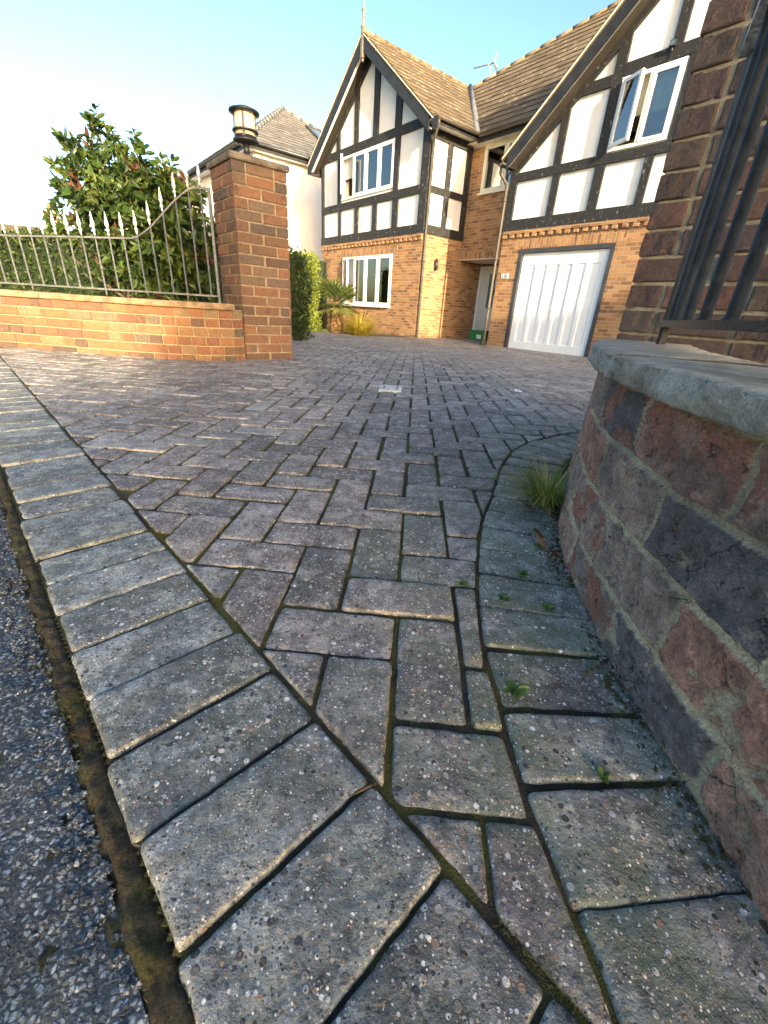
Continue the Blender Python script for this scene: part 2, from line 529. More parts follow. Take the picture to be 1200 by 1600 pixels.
def render_mat(name, c):
    m = NT(name)
    p = m.obj()
    n = m.noise(p, 2.2, 6, 0.65)
    cc = m.mix(m.smooth(n, 0.35, 0.75), c, tuple(x * 0.9 for x in c))
    st = m.smooth(m.noise(m.vmath('MULTIPLY', p, (7.0, 7.0, 0.55)), 1.0, 5, 0.65), 0.52, 0.72)
    cc = m.mix(m.math('MULTIPLY', st, 0.22), cc, (0.42, 0.40, 0.34))
    m.col(cc).rough(0.9)
    m.bump(m.noise(p, 90, 4, 0.6), 0.25, 0.006)
    return m.m

def tile_mat(name, c1, c2, c3, spots=0.5):
    m = NT(name)
    tc, tf = m.tint()
    r, g, b = sep(m, tc)
    p = m.obj()
    c = m.ramp(r, [(0, c1), (0.5, c2), (1, c3)])
    c = m.mix(1.0, c, m.ramp(m.noise(p, 9, 6, 0.7), [(0.25, 0.6), (0.75, 1.3)]), 'MULTIPLY')
    v = m.vor(p, 3.2)
    d = m.math('ADD', v.outputs['Distance'], m.math('MULTIPLY', m.noise(p, 22, 3, 0.6), 0.25))
    k = m.smooth(d, 0.31, 0.25)
    c = m.mix(m.math('MULTIPLY', k, spots), c, (0.60, 0.56, 0.46))
    v2 = m.vor(p, 9.0)
    k2 = m.smooth(m.math('ADD', v2.outputs['Distance'], m.math('MULTIPLY', m.noise(p, 30, 3, 0.6), 0.25)), 0.27, 0.2)
    c = m.mix(m.math('MULTIPLY', k2, spots * 0.8), c, (0.42, 0.40, 0.28))
    m.col(c).rough(0.85)
    m.bump(m.noise(p, 60, 4, 0.7), 0.5, 0.01)
    return m.m

def leaf_mat(name, dark, mid, light, rough=0.45, trans=0.25):
    m = NT(name)
    tc, tf = m.tint()
    r, g, b = sep(m, tc)
    c = m.ramp(r, [(0.0, dark), (0.5, mid), (1.0, light)])
    c = m.mix(1.0, c, m.ramp(m.noise(m.pos(), 30, 2, 0.5), [(0.3, 0.8), (0.7, 1.2)]), 'MULTIPLY')
    m.col(c).rough(rough)
    tr = m.n('BsdfTranslucent')
    m.set(tr.inputs[0], m.mix(1.0, c, (1.5, 1.5, 0.6), 'MULTIPLY'))
    mx = m.n('MixShader')
    mx.inputs[0].default_value = trans
    m.t.links.new(m.p.outputs[0], mx.inputs[1]); m.t.links.new(tr.outputs[0], mx.inputs[2])
    m.t.links.new(mx.outputs[0], m.out.inputs[0])
    return m.m

def glass_mat():
    m = NT('window_glass')
    tr = m.n('BsdfTransparent'); tr.inputs[0].default_value = (0.80, 0.88, 0.90, 1)
    gl = m.n('BsdfGlossy'); gl.inputs['Roughness'].default_value = 0.02
    fr = m.n('Fresnel'); fr.inputs[0].default_value = 1.5
    f = m.math('ADD', m.math('MULTIPLY', fr.outputs[0], 1.3), 0.10, clamp=True)
    mx = m.n('MixShader')
    m.t.links.new(f, mx.inputs[0]); m.t.links.new(tr.outputs[0], mx.inputs[1]); m.t.links.new(gl.outputs[0], mx.inputs[2])
    m.t.links.new(mx.outputs[0], m.out.inputs[0])
    return m.m

MAT = {}
MAT['paver'] = paver_mat()
MAT['soil'] = soil_mat()
MAT['asphalt'] = asphalt_mat()
MAT['moss'] = moss_mat()
PILB = [(0.0, (0.090, 0.059, 0.045)), (0.2, (0.143, 0.086, 0.057)), (0.45, (0.197, 0.102, 0.061)), (0.65, (0.246, 0.119, 0.066)), (0.82, (0.164, 0.111, 0.074)), (1.0, (0.098, 0.075, 0.064))]
WALB = [(0.0, (0.10, 0.075, 0.060)), (0.15, (0.19, 0.100, 0.060)), (0.45, (0.26, 0.115, 0.060)), (0.75, (0.29, 0.150, 0.072)), (0.92, (0.24, 0.17, 0.095)), (1.0, (0.12, 0.10, 0.085))]
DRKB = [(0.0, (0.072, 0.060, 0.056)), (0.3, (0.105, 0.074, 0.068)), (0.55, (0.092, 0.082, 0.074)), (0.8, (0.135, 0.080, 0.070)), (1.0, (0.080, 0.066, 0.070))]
MAT['pillar_brick'] = blockbrick_mat('pillar_brick', PILB)
MAT['wall_brick'] = blockbrick_mat('wall_brick', WALB)
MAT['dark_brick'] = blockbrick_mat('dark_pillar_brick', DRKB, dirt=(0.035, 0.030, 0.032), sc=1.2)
MAT['pillar_mortar'] = mortar_mat('pillar_mortar', (0.20, 0.155, 0.10), (0.36, 0.29, 0.19))
MAT['wall_mortar'] = mortar_mat('wall_mortar', (0.27, 0.20, 0.12), (0.44, 0.35, 0.22))
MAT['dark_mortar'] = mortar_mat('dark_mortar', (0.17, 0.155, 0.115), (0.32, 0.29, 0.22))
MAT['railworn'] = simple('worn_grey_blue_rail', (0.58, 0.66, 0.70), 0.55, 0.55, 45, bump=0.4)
MAT['oldwall'] = oldwall_mat()
MAT['stone'] = stone_mat()
MAT['timber'] = timber_mat()
MAT['render'] = render_mat('white_render', (0.80, 0.79, 0.76))
MAT['nrender'] = render_mat('neighbour_render', (0.78, 0.78, 0.77))
HB = [(0.0, (0.18, 0.095, 0.055)), (0.25, (0.30, 0.145, 0.068)), (0.55, (0.38, 0.19, 0.086)), (0.8, (0.45, 0.25, 0.115)), (1.0, (0.27, 0.155, 0.095))]
MAT['house_brick'] = brick_mat('house_brick', HB, (0.36, 0.28, 0.17), j=0.011)
MAT['soldier_brick'] = brick_mat('soldier_brick', HB, (0.36, 0.28, 0.17), soldier=True, j=0.011)
MAT['tile'] = tile_mat('roof_tile', (0.105, 0.078, 0.050), (0.145, 0.110, 0.068), (0.18, 0.140, 0.090), 0.5)
MAT['ntile'] = tile_mat('grey_tile', (0.105, 0.110, 0.115), (0.140, 0.145, 0.150), (0.175, 0.178, 0.180), 0.1)
MAT['upvc'] = simple('white_upvc', (0.80, 0.80, 0.79), 0.35, 0.04, 2.0)
MAT['cream'] = simple('cream_board', (0.66, 0.62, 0.50), 0.5, 0.06, 3.0)
MAT['black'] = simple('black_metal', (0.020, 0.022, 0.025), 0.35, 0.25, 40, bump=0.2, spec=0.5)
MAT['railblack'] = simple('black_rail_paint', (0.020, 0.023, 0.023), 0.42, 0.4, 30, bump=0.5, spec=0.16)
MAT['railgrey'] = simple('grey_fence_paint', (0.11, 0.115, 0.115), 0.45, 0.3, 30, bump=0.2, spec=0.5)
MAT['sunlit_tip'] = simple('sunlit_spear_tip', (0.62, 0.62, 0.60), 0.35, 0.15, 60, metallic=0.4)  # pale tips put the sunlight into the spearhead colour
MAT['gutter'] = simple('brown_gutter', (0.075, 0.064, 0.052), 0.5, 0.2, 5)
MAT['darkfascia'] = simple('dark_fascia', (0.022, 0.023, 0.025), 0.5, 0.3, 5, bump=0.2)
MAT['garage'] = simple('garage_door_paint', (0.78, 0.79, 0.80), 0.4, 0.04, 2.0)
MAT['doorpaint'] = simple('pale_door_paint', (0.62, 0.63, 0.58), 0.4, 0.05, 2.0)
MAT['anthracite'] = simple('dark_grey_frame', (0.045, 0.048, 0.055), 0.5, 0.2, 5)
MAT['glass'] = glass_mat()
MAT['soffitbrown'] = simple('brown_soffit_board', (0.030, 0.026, 0.021), 0.6, 0.2, 5)
MAT['capstone'] = simple('brown_cap_stone', (0.15, 0.125, 0.098), 0.9, 0.4, 14, bump=0.8)
MAT['wallcap'] = simple('buff_wall_coping', (0.24, 0.165, 0.095), 0.9, 0.4, 14, bump=0.8)
MAT['tileedge'] = simple('dark_tile_edge', (0.075, 0.058, 0.038), 0.95, 0.4, 12)  # darker tone on the tile butts, drawing the course lines
MAT['room'] = simple('room_wall', (0.50, 0.46, 0.38), 0.9, 0.2, 2)
MAT['blind'] = simple('cream_blind', (0.55, 0.48, 0.33), 0.9, 0.12, 3)
MAT['blueblind'] = simple('grey_blind', (0.42, 0.45, 0.46), 0.9, 0.1, 3)
MAT['lead'] = simple('lead_flashing', (0.16, 0.17, 0.18), 0.55, 0.3, 6)
MAT['frost'] = simple('frosted_lamp_glass', (0.70, 0.64, 0.48), 0.35, 0.05, 5)
MAT['alu'] = simple('aerial_metal', (0.55, 0.56, 0.58), 0.35, 0.1, 20, metallic=0.6)
MAT['cover'] = simple('pale_cover_plate', (0.58, 0.57, 0.52), 0.6, 0.25, 25, bump=0.4)
MAT['green'] = simple('green_plastic', (0.02, 0.22, 0.07), 0.4, 0.1, 8)
MAT['paper'] = simple('white_label', (0.75, 0.76, 0.74), 0.6, 0.05, 8)
MAT['bark'] = simple('bark', (0.09, 0.065, 0.045), 0.9, 0.4, 20, bump=0.8)
MAT['fibre'] = simple('palm_trunk_fibre', (0.20, 0.115, 0.055), 0.95, 0.5, 18, bump=1.0)
MAT['shrubleaf'] = leaf_mat('shrub_leaf', (0.022, 0.042, 0.014), (0.055, 0.095, 0.022), (0.15, 0.19, 0.045), 0.35, 0.3)
MAT['redleaf'] = leaf_mat('red_leaf', (0.07, 0.025, 0.018), (0.11, 0.050, 0.034), (0.16, 0.09, 0.05), 0.4, 0.25)
MAT['hedgeleaf'] = leaf_mat('hedge_leaf', (0.016, 0.028, 0.009), (0.036, 0.062, 0.016), (0.078, 0.110, 0.027), 0.5, 0.2)
MAT['limeleaf'] = leaf_mat('laurel_leaf', (0.065, 0.090, 0.014), (0.150, 0.190, 0.028), (0.27, 0.28, 0.050), 0.45, 0.25)
MAT['palmleaf'] = leaf_mat('palm_leaf', (0.035, 0.055, 0.018), (0.075, 0.105, 0.030), (0.17, 0.17, 0.05), 0.45, 0.2)
MAT['yellowgrass'] = leaf_mat('golden_sedge', (0.20, 0.16, 0.02), (0.36, 0.28, 0.035), (0.50, 0.40, 0.07), 0.5, 0.3)
MAT['grass'] = leaf_mat('green_grass', (0.11, 0.16, 0.028), (0.24, 0.29, 0.06), (0.52, 0.46, 0.22), 0.5, 0.3)
MAT['lawn'] = leaf_mat('lawn_grass', (0.06, 0.09, 0.015), (0.11, 0.15, 0.025), (0.18, 0.21, 0.04), 0.5, 0.3)
MAT['weed'] = leaf_mat('weed_leaf', (0.040, 0.085, 0.022), (0.070, 0.13, 0.035), (0.13, 0.20, 0.06), 0.5, 0.25)
MAT['deadleaf'] = leaf_mat('dead_leaf', (0.05, 0.025, 0.018), (0.13, 0.060, 0.035), (0.36, 0.20, 0.10), 0.6, 0.1)
MAT['mossblade'] = leaf_mat('moss_blade', (0.040, 0.040, 0.014), (0.095, 0.100, 0.024), (0.16, 0.165, 0.045), 0.9, 0.1)
MAT['ground'] = simple('garden_soil', (0.075, 0.065, 0.040), 1.0, 0.5, 3, bump=0.5)
MAT['farbrick'] = brick_mat('far_brick', HB, (0.36, 0.28, 0.17))
MAT['skylight'] = simple('skylight_glass', (0.10, 0.14, 0.17), 0.1, 0.1, 3, spec=0.8)
# ================================================================ GROUND
def ground_sheet():
    xs = [-300, -120, -50, -25, -16, -12, -9, -7, -5.5, -4.5, -3.5, -2.5, -1.5, -0.5, 0.5, 1.5, 2.5, 3.5, 5, 7, 9, 12, 16, 25, 50, 120, 300]
    ys = [-300, -120, -50, -25, -12, -6, -3, -1.5, -0.5, 0.5, 1.5, 2.5, 3.5, 4.5, 5.5, 6.5, 7.5, 9, 11, 13, 16, 20, 30, 60, 120, 300]
    mb = MB()
    vs = [(x, y, zg(x, y) - 0.045) for y in ys for x in xs]
    n = len(xs)
    fs = [(j * n + i, j * n + i + 1, (j + 1) * n + i + 1, (j + 1) * n + i) for j in range(len(ys) - 1) for i in range(n - 1)]
    mb.add(vs, fs)
    mb.build('ground', MAT['ground'], kind='structure')
ground_sheet()

def fbm(x, y, sc, seed=0.0, oct_=3):
    return mnoise.fractal(Vector((x * sc + seed, y * sc - seed, seed * 1.7)), 1.0, 2.0, oct_)

def soil_sheet():
    """jointing soil under the pavers, fine near the camera"""
    mb = MB()
    def grid(x0, x1, y0, y1, st, amp, off):
        nx = int((x1 - x0) / st) + 1; ny = int((y1 - y0) / st) + 1
        vs = []
        for j in range(ny):
            for i in range(nx):
                x = x0 + (x1 - x0) * i / (nx - 1); y = y0 + (y1 - y0) * j / (ny - 1)
                vs.append((x, y, zg(x, y) + off + max(-amp, min(amp, amp * fbm(x, y, 28))) + amp * 0.35 * min(1, max(0, fbm(x, y, 5, 3.3)))))
        fs = [(j * nx + i, j * nx + i + 1, (j + 1) * nx + i + 1, (j + 1) * nx + i) for j in range(ny - 1) for i in range(nx - 1)]
        fs = [f for f in fs if vs[f[0]][0] + vs[f[0]][1] > -0.012]
        mb.add(vs, fs, smooth=True)
    grid(-1.6, 1.0, -0.35, 1.9, 0.008, 0.0020, -0.0058)
    grid(-1.6, 1.0, 1.9, 4.0, 0.05, 0.001, -0.008)
    grid(1.0, 12.0, -0.35, 18.0, 0.25, 0.0, -0.008)
    grid(-1.6, 1.0, 4.0, 18.0, 0.2, 0.0, -0.008)
    grid(-6.0, -1.6, 0.9, 18.0, 0.25, 0.0, -0.008)
    mb.build('paving_bed', MAT['soil'], kind='structure')
soil_sheet()

GY, GU, GV, PU = R_(2.5), 1.913, -4.569, 0.1
def lat(u, v):
    a, b = (u - GU) * PU, (v - GV) * PU
    return (a * math.cos(GY) + b * math.sin(GY), -a * math.sin(GY) + b * math.cos(GY))

RIN = [(0.21, -0.30), (0.20, 0.05), (0.187, 0.175), (0.171, 0.286), (0.168, 0.397), (0.168, 0.50), (0.178, 0.60), (0.198, 0.72), (0.242, 0.92), (0.305, 1.10), (0.38, 1.33), (0.445, 1.49), (0.538, 1.655), (0.676, 1.796), (0.881, 1.945), (1.35, 2.20), (2.2, 2.6)]
def arc(path):
    s = [0.0]
    for p, q in zip(path, path[1:]):
        s.append(s[-1] + math.hypot(q[0] - p[0], q[1] - p[1]))
    return s
def smooth_path(path, step):
    """Catmull-Rom resample at even steps"""
    P = [Vector((p[0], p[1])) for p in path]
    P = [P[0] * 2 - P[1]] + P + [P[-1] * 2 - P[-2]]
    fine = []
    for i in range(1, len(P) - 2):
        for k in range(24):
            t = k / 24
            a, b, c, d = P[i - 1], P[i], P[i + 1], P[i + 2]
            fine.append(0.5 * ((2 * b) + (c - a) * t + (2 * a - 5 * b + 4 * c - d) * t * t + (3 * b - a - 3 * c + d) * t ** 3))
    fine.append(P[-2])
    s = arc(fine); L = s[-1]; n = max(2, int(L / step)); out = []; j = 0
    for k in range(n + 1):
        x = L * k / n
        while j < len(s) - 2 and s[j + 1] < x: j += 1
        f = (x - s[j]) / max(1e-9, s[j + 1] - s[j])
        out.append(fine[j].lerp(fine[j + 1], f))
    return out, L
def normals(pts, sgn=1):
    out = []
    for i in range(len(pts)):
        d = (pts[min(i + 1, len(pts) - 1)] - pts[max(i - 1, 0)]).normalized()
        out.append(Vector((d.y, -d.x)) * sgn)          # right-hand side of the path
    return out

def clip(poly, p, n):
    """keep the side of the line through p where (q-p).n >= 0"""
    out = []
    for i in range(len(poly)):
        a, b = poly[i], poly[(i + 1) % len(poly)]
        da = (a[0] - p[0]) * n[0] + (a[1] - p[1]) * n[1]; db = (b[0] - p[0]) * n[0] + (b[1] - p[1]) * n[1]
        if da >= 0: out.append(a)
        if da * db < 0:
            t = da / (da - db); out.append((a[0] + (b[0] - a[0]) * t, a[1] + (b[1] - a[1]) * t))
    return out
def area(p):
    return 0.5 * sum(p[i][0] * p[(i + 1) % len(p)][1] - p[(i + 1) % len(p)][0] * p[i][1] for i in range(len(p)))

def paver(mb, poly, tint, h=0.05):
    """one block with worn rounded arrises; finer the nearer it lies to the gate"""
    if len(poly) < 3: return
    A = area(poly)
    if abs(A) < 0.0012: return
    if A < 0: poly = poly[::-1]
    cx = sum(p[0] for p in poly) / len(poly); cy = sum(p[1] for p in poly) / len(poly)
    dist = math.hypot(cx, cy)
    z0 = zg(cx, cy) + rnd.uniform(-0.0025, 0.0025)
    tx, ty = rnd.gauss(0, 0.009), rnd.gauss(0, 0.009)
    step = 0.006 if dist < 1.0 else (0.012 if dist < 1.8 else (0.04 if dist < 3 else 9))
    pts = []
    for i in range(len(poly)):
        a, b = poly[i], poly[(i + 1) % len(poly)]
        L = math.hypot(b[0] - a[0], b[1] - a[1]); n = max(1, int(L / step))
        for k in range(n):
            pts.append((a[0] + (b[0] - a[0]) * k / n, a[1] + (b[1] - a[1]) * k / n))
    if dist < 1.8:
        # rounded corners and ragged arrises
        n = len(pts)
        for _ in range(1):
            pts = [(0.25 * pts[i - 1][0] + 0.5 * pts[i][0] + 0.25 * pts[(i + 1) % n][0], 0.25 * pts[i - 1][1] + 0.5 * pts[i][1] + 0.25 * pts[(i + 1) % n][1]) for i in range(n)]
        am = 0.0012
        pts = [(p[0] + am * fbm(p[0], p[1], 38, 1.0), p[1] + am * fbm(p[0], p[1], 38, 9.0)) for p in pts]
    per = sum(math.hypot(pts[i][0] - pts[i - 1][0], pts[i][1] - pts[i - 1][1]) for i in range(len(pts)))
    inr = 2 * abs(A) / per
    if inr < 0.012: return
    if dist < 1.8:
        prof = [(0.0, -h), (0.0, -0.008), (0.0006, -0.0040), (0.0018, -0.0015), (0.0036, -0.0004), (0.007, 0.0)]
    elif dist < 4.5:
        prof = [(0.0, -0.02), (0.0, -0.006), (0.005, 0.0)]
    else:
        prof = [(0.0, -0.012), (0.002, -0.004), (0.007, 0.0)]
    vs = []; fs = []; n = len(pts)
    for (d, z) in prof:
        k = min(0.3, d / inr)
        for (x, y) in pts:
            X = x + (cx - x) * k; Y = y + (cy - y) * k
            zz = z0 + z + (X - cx) * tx + (Y - cy) * ty
            if dist < 1.8 and z > -0.02:
                zz += 0.0016 * fbm(X, Y, 30, 4.0)
            vs.append((X, Y, zz))
    for r in range(len(prof) - 1):
        for k in range(n):
            a, b = r * n + k, r * n + (k + 1) % n
            fs.append((a, b, b + n, a + n))
    o = (len(prof) - 1) * n
    if dist < 1.8:
        # relaxed inner rings so that the top is gently uneven
        last = o
        for kk in (0.35, 0.7):
            for (x, y) in pts:
                X = x + (cx - x) * kk; Y = y + (cy - y) * kk
                vs.append((X, Y, z0 + (X - cx) * tx + (Y - cy) * ty + 0.0018 * fbm(X, Y, 24, 4.0)))
            for k in range(n):
                a, b = last + k, last + (k + 1) % n
                fs.append((a, b, b + n, a + n))
            last += n
        vs.append((cx, cy, z0 + 0.0018 * fbm(cx, cy, 24, 4.0)))
        c = len(vs) - 1
        for k in range(n):
            fs.append((last + k, last + (k + 1) % n, c))
    else:
        fs.append(tuple(o + k for k in range(n)))
    mb.add(vs, fs, tint, 0, None, dist < 1.8)

REGION = [(0.24, 0.02), (0.171, 0.286), (0.168, 0.50), (0.198, 0.72), (0.242, 0.92), (0.305, 1.10), (0.38, 1.33), (0.445, 1.49), (0.538, 1.655), (0.676, 1.796), (0.881, 1.945), (1.35, 2.20), (2.2, 2.6), (10.5, 3.0), (10.5, 7.0), (4.0, 12.0), (3.6, 16.0), (1.2, 16.0), (0.55, 13.9), (-0.75, 13.1), (-1.5, 13.0), (-2.6, 13.2), (-3.2, 12.6), (-2.6, 9.0), (-1.6, 4.6), (-1.28, 3.95), (-1.5, 3.68), (-1.92, 3.64), (-2.46, 3.66), (-3.4, 3.76), (-3.5, 3.78), (-3.2, 3.46), (0.0, 0.26)]
def inside(p, poly):
    c = False; x, y = p; j = len(poly) - 1
    for i in range(len(poly)):
        xi, yi = poly[i]; xj, yj = poly[j]
        if (yi > y) != (yj > y) and x < (xj - xi) * (y - yi) / (yj - yi) + xi: c = not c
        j = i
    return c
rpath, rlen = smooth_path(RIN, 0.01)
rnorm = normals(rpath)
def near_r(p):
    best = min(range(len(rpath)), key=lambda i: (rpath[i].x - p[0]) ** 2 + (rpath[i].y - p[1]) ** 2)
    return rpath[best], rnorm[best]

mb = MB()
S2 = math.sqrt(0.5)
for n in range(-110, 260):
    for m in range(-90, 90):
        for kind in (0, 1):
            if kind == 0: u0, v0, du, dv = n + 2 * m, n - 2 * m, 2, 1
            else: u0, v0, du, dv = n + 2 * m, n - 2 * m + 1, 1, 2
            cx, cy = lat(u0 + du / 2, v0 + dv / 2)
            if cx < -4 or cx > 11 or cy < -0.2 or cy > 16.5: continue
            near_l = (cx + cy) * S2 < 0.38 and cx > -3.6
            nr = None
            if -0.1 < cx < 2.4 and cy < 2.9:
                q, nn = near_r((cx, cy))
                dr = (q.x - cx) * nn.x + (q.y - cy) * nn.y        # + means inside the drive
                if abs(dr) < 0.16: nr = (q, nn)
            if not near_l and nr is None:
                if not inside((cx, cy), REGION): continue
            else:
                if near_l and (cx + cy) * S2 < 0.205 - 0.13: continue
                if nr is None and not inside((cx + 0.1, cy + 0.1), REGION): continue
                if nr is not None and (q.x - cx) * nn.x + (q.y - cy) * nn.y < -0.13: continue
            j = 0.018 + 0.035 * abs(fbm(cx, cy, 2.0, 5.0))
            dd_ = math.hypot(cx, cy)
            j += 0.022 * min(1, max(0, (dd_ - 0.6) / 0.8))
            if dd_ > 4: j = 0.05
            ju = [rnd.uniform(0.7, 1.4) * j for _ in range(4)]
            poly = [lat(u0 + ju[0], v0 + ju[1]), lat(u0 + du - ju[2], v0 + ju[1]), lat(u0 + du - ju[2], v0 + dv - ju[3]), lat(u0 + ju[0], v0 + dv - ju[3])]
            if near_l: poly = clip(poly, (0.207 * S2, 0.207 * S2), (S2, S2))
            if nr is not None and len(poly) > 2:
                poly = clip(poly, (nr[0].x - 0.003 * nr[1].x, nr[0].y - 0.003 * nr[1].y), (-nr[1].x, -nr[1].y))
            if len(poly) < 3: continue
            al = min(1, max(0, 1.0 - abs(dr) / 0.45)) if (-0.1 < cx < 2.4 and cy < 2.9) else 0.1
            if cx > 1.0: al *= 0.5
            paver(mb, poly, (min(1, max(0, rnd.gauss(0.5, 0.24))), min(1, max(0, rnd.gauss(0.22, 0.24))), al))
mb.build('driveway', MAT['paver'], kind='structure')

# soldier-course borders
mb = MB()
k = -3
while True:
    e1 = -0.0135 + 0.1035 * (k - 1)
    if e1 > 6.2: break
    g = [0.0012 + rnd.uniform(0, 0.0026) + 0.0022 * min(1, max(0, (e1 - 0.5) / 0.8)) for _ in range(4)]
    a0, a1 = e1 + g[0], e1 + 0.1035 - g[1]
    b0, b1 = rnd.uniform(-0.004, 0.004), 0.200 + rnd.uniform(-0.003, 0.003)
    poly = [(-a * S2 + b * S2, a * S2 + b * S2) for a, b in ((a0, b0), (a0, b1), (a1, b1), (a1, b0))]
    paver(mb, poly, (min(1, max(0, rnd.gauss(0.52, 0.22))), min(1, max(0, rnd.gauss(0.9, 0.15))), 0.35))
    k += 1
# border along the right wall
s_ = 0.055
S_r = arc(rpath)
def at_r(s):
    i = min(range(len(S_r)), key=lambda i: abs(S_r[i] - s))
    return rpath[i], rnorm[i]
while s_ + 0.1 < rlen:
    w = 0.105 + rnd.uniform(-0.002, 0.003)
    ex_ = 0.003 * min(1, max(0, (s_ - 0.8) / 0.5))
    g0, g1 = 0.0015 + ex_ + rnd.uniform(0, 0.003), 0.0015 + ex_ + rnd.uniform(0, 0.003)
    (p0, n0), (p1, n1) = at_r(s_ + g0), at_r(s_ + w - g1)
    i0, i1 = 0.002 + rnd.uniform(-0.001, 0.002), 0.198 + rnd.uniform(-0.006, 0.006)
    poly = [tuple(p0 + n0 * i0), tuple(p0 + n0 * i1), tuple(p1 + n1 * i1), tuple(p1 + n1 * i0)]
    poly = clip(poly, (0.211 * S2, 0.211 * S2), (S2, S2))
    if len(poly) > 2:
        paver(mb, poly, (min(1, max(0, rnd.gauss(0.5, 0.2))), min(1, max(0, rnd.gauss(0.75, 0.2))), 1.0))
    s_ += w
mb.build('paving_border', MAT['paver'], kind='structure')

# road
def road():
    mb = MB()
    st = 0.007
    nx = 230; ny = 150
    vs = []
    for j in range(ny):
        for i in range(nx):
            e1 = -0.25 + i * st * 1.35; e2 = -0.028 - j * st
            x, y = -e1 * S2 + e2 * S2, e1 * S2 + e2 * S2
            k = min(1, max(0, (-e2 - 0.02) / 0.05))
            z = -0.015 + 0.002 * k + 0.0035 * fbm(x, y, 70, 2.0, 2) + 0.004 * fbm(x, y, 6, 8.0)
            vs.append((x, y, z))
    fs = [(j * nx + i, (j + 1) * nx + i, (j + 1) * nx + i + 1, j * nx + i + 1) for j in range(ny - 1) for i in range(nx - 1)]
    mb.add(vs, fs, smooth=True)
    def pt(e1, e2, z=-0.016): return (-e1 * S2 + e2 * S2, e1 * S2 + e2 * S2, z)
    for _ in range(1500):           # loose chippings along the edge
        e1 = rnd.uniform(-0.2, 1.9); e2 = -0.022 - abs(rnd.gauss(0, 0.05)); r = rnd.uniform(0.0012, 0.0042)
        c = Vector((-e1 * S2 + e2 * S2, e1 * S2 + e2 * S2, -0.013 - (0.004 if e2 < -0.06 else 0)))
        q = []
        for (a, b, d) in ((-1, -1, -1), (1, -1, -1), (1, 1, -1), (-1, 1, -1), (-1, -1, 1), (1, -1, 1), (1, 1, 1), (-1, 1, 1)):
            q.append(c + Vector((a * rnd.uniform(.5, 1), b * rnd.uniform(.5, 1), d * rnd.uniform(.4, .8))) * r)
        mb.hexa(q)
    E1 = -0.25 + (nx - 1) * st * 1.35; E2 = -0.028 - (ny - 1) * st
    for (a0, a1, b0, b1) in ((-0.25, E1, E2, -7), (E1, 60, -0.028, -7), (-60, -0.25, -0.028, -7)):
        mb.add([pt(a0, b0), pt(a1, b0), pt(a1, b1), pt(a0, b1)], [(0, 3, 2, 1)])
    mb.build('road', MAT['asphalt'], kind='structure')
road()

# moss: the strip along the road edge and clumps in the joints
def moss():
    mb = MB()
    st = 0.005
    nx, ny = 420, 19
    vs = []
    for j in range(ny):
        for i in range(nx):
            e1 = -0.15 + i * st; e2 = 0.010 - j * st
            x, y = -e1 * S2 + e2 * S2, e1 * S2 + e2 * S2
            w = 0.015 + 0.012 * fbm(e1, 0, 9, 2.0)
            k = max(0.0, 1 - abs((-e2 - 0.010)) / w)
            z = -0.018 + 0.010 * min(1, k * 2.2) + 0.006 * fbm(x, y, 55, 6.0)
            if e2 > -0.001: z = -0.016
            vs.append((x, y, z))
    fs = [(j * nx + i, (j + 1) * nx + i, (j + 1) * nx + i + 1, j * nx + i + 1) for j in range(ny - 1) for i in range(nx - 1)]
    mb.add(vs, fs, smooth=True, tint=0.3)
    def blade(x, y, z, h, t):
        a = rnd.uniform(0, 6.28); w = rnd.uniform(0.0004, 0.0009)
        dx, dy = math.cos(a), math.sin(a)
        lx, ly = rnd.gauss(0, 0.6) * h, rnd.gauss(0, 0.6) * h
        mb.add([(x - dx * w, y - dy * w, z), (x + dx * w, y + dy * w, z), (x + lx, y + ly, z + h)], [(0, 1, 2)], (t, t, t), 1)
    for _ in range(9000):
        e1 = rnd.uniform(-0.12, 1.9); e2 = -0.009 + rnd.gauss(0, 0.009)
        x, y = -e1 * S2 + e2 * S2, e1 * S2 + e2 * S2
        if rnd.random() < 0.55 + 0.9 * fbm(x, y, 9, 1.0):
            blade(x, y, -0.013, rnd.uniform(0.002, 0.0065), min(1, max(0, rnd.gauss(0.4, 0.25))))
    # joint moss (between the border and the herringbone, and in the herringbone joints)
    for _ in range(26000):
        if rnd.random() < 0.3:
            e1 = rnd.uniform(-0.25, 1.1); e2 = 0.209 + rnd.gauss(0, 0.003)
            x, y = -e1 * S2 + e2 * S2, e1 * S2 + e2 * S2
        else:
            u = rnd.uniform(-4, 5.5); v = rnd.uniform(-4.2, 10)
            if rnd.random() < 0.5: u = round(u) + rnd.gauss(0, 0.025)
            else: v = round(v) + rnd.gauss(0, 0.025)
            x, y = lat(u, v)
            if (x + y) * S2 < 0.2 or x > 0.4: continue
        if fbm(x, y, 4.5, 7.0) + fbm(x, y, 14, 2.0) * 0.5 < (-0.12 if (x > -0.1 and 0.55 < y < 1.9) else 0.06): continue
        blade(x, y, zg(x, y) - 0.008, rnd.uniform(0.004, 0.0095), min(1, max(0, rnd.gauss(0.55, 0.25))))
    mb.build('moss', [MAT['moss'], MAT['mossblade']], kind='stuff', label='green brown moss growing along the road edge and in the paving joints', cat='moss')
moss()

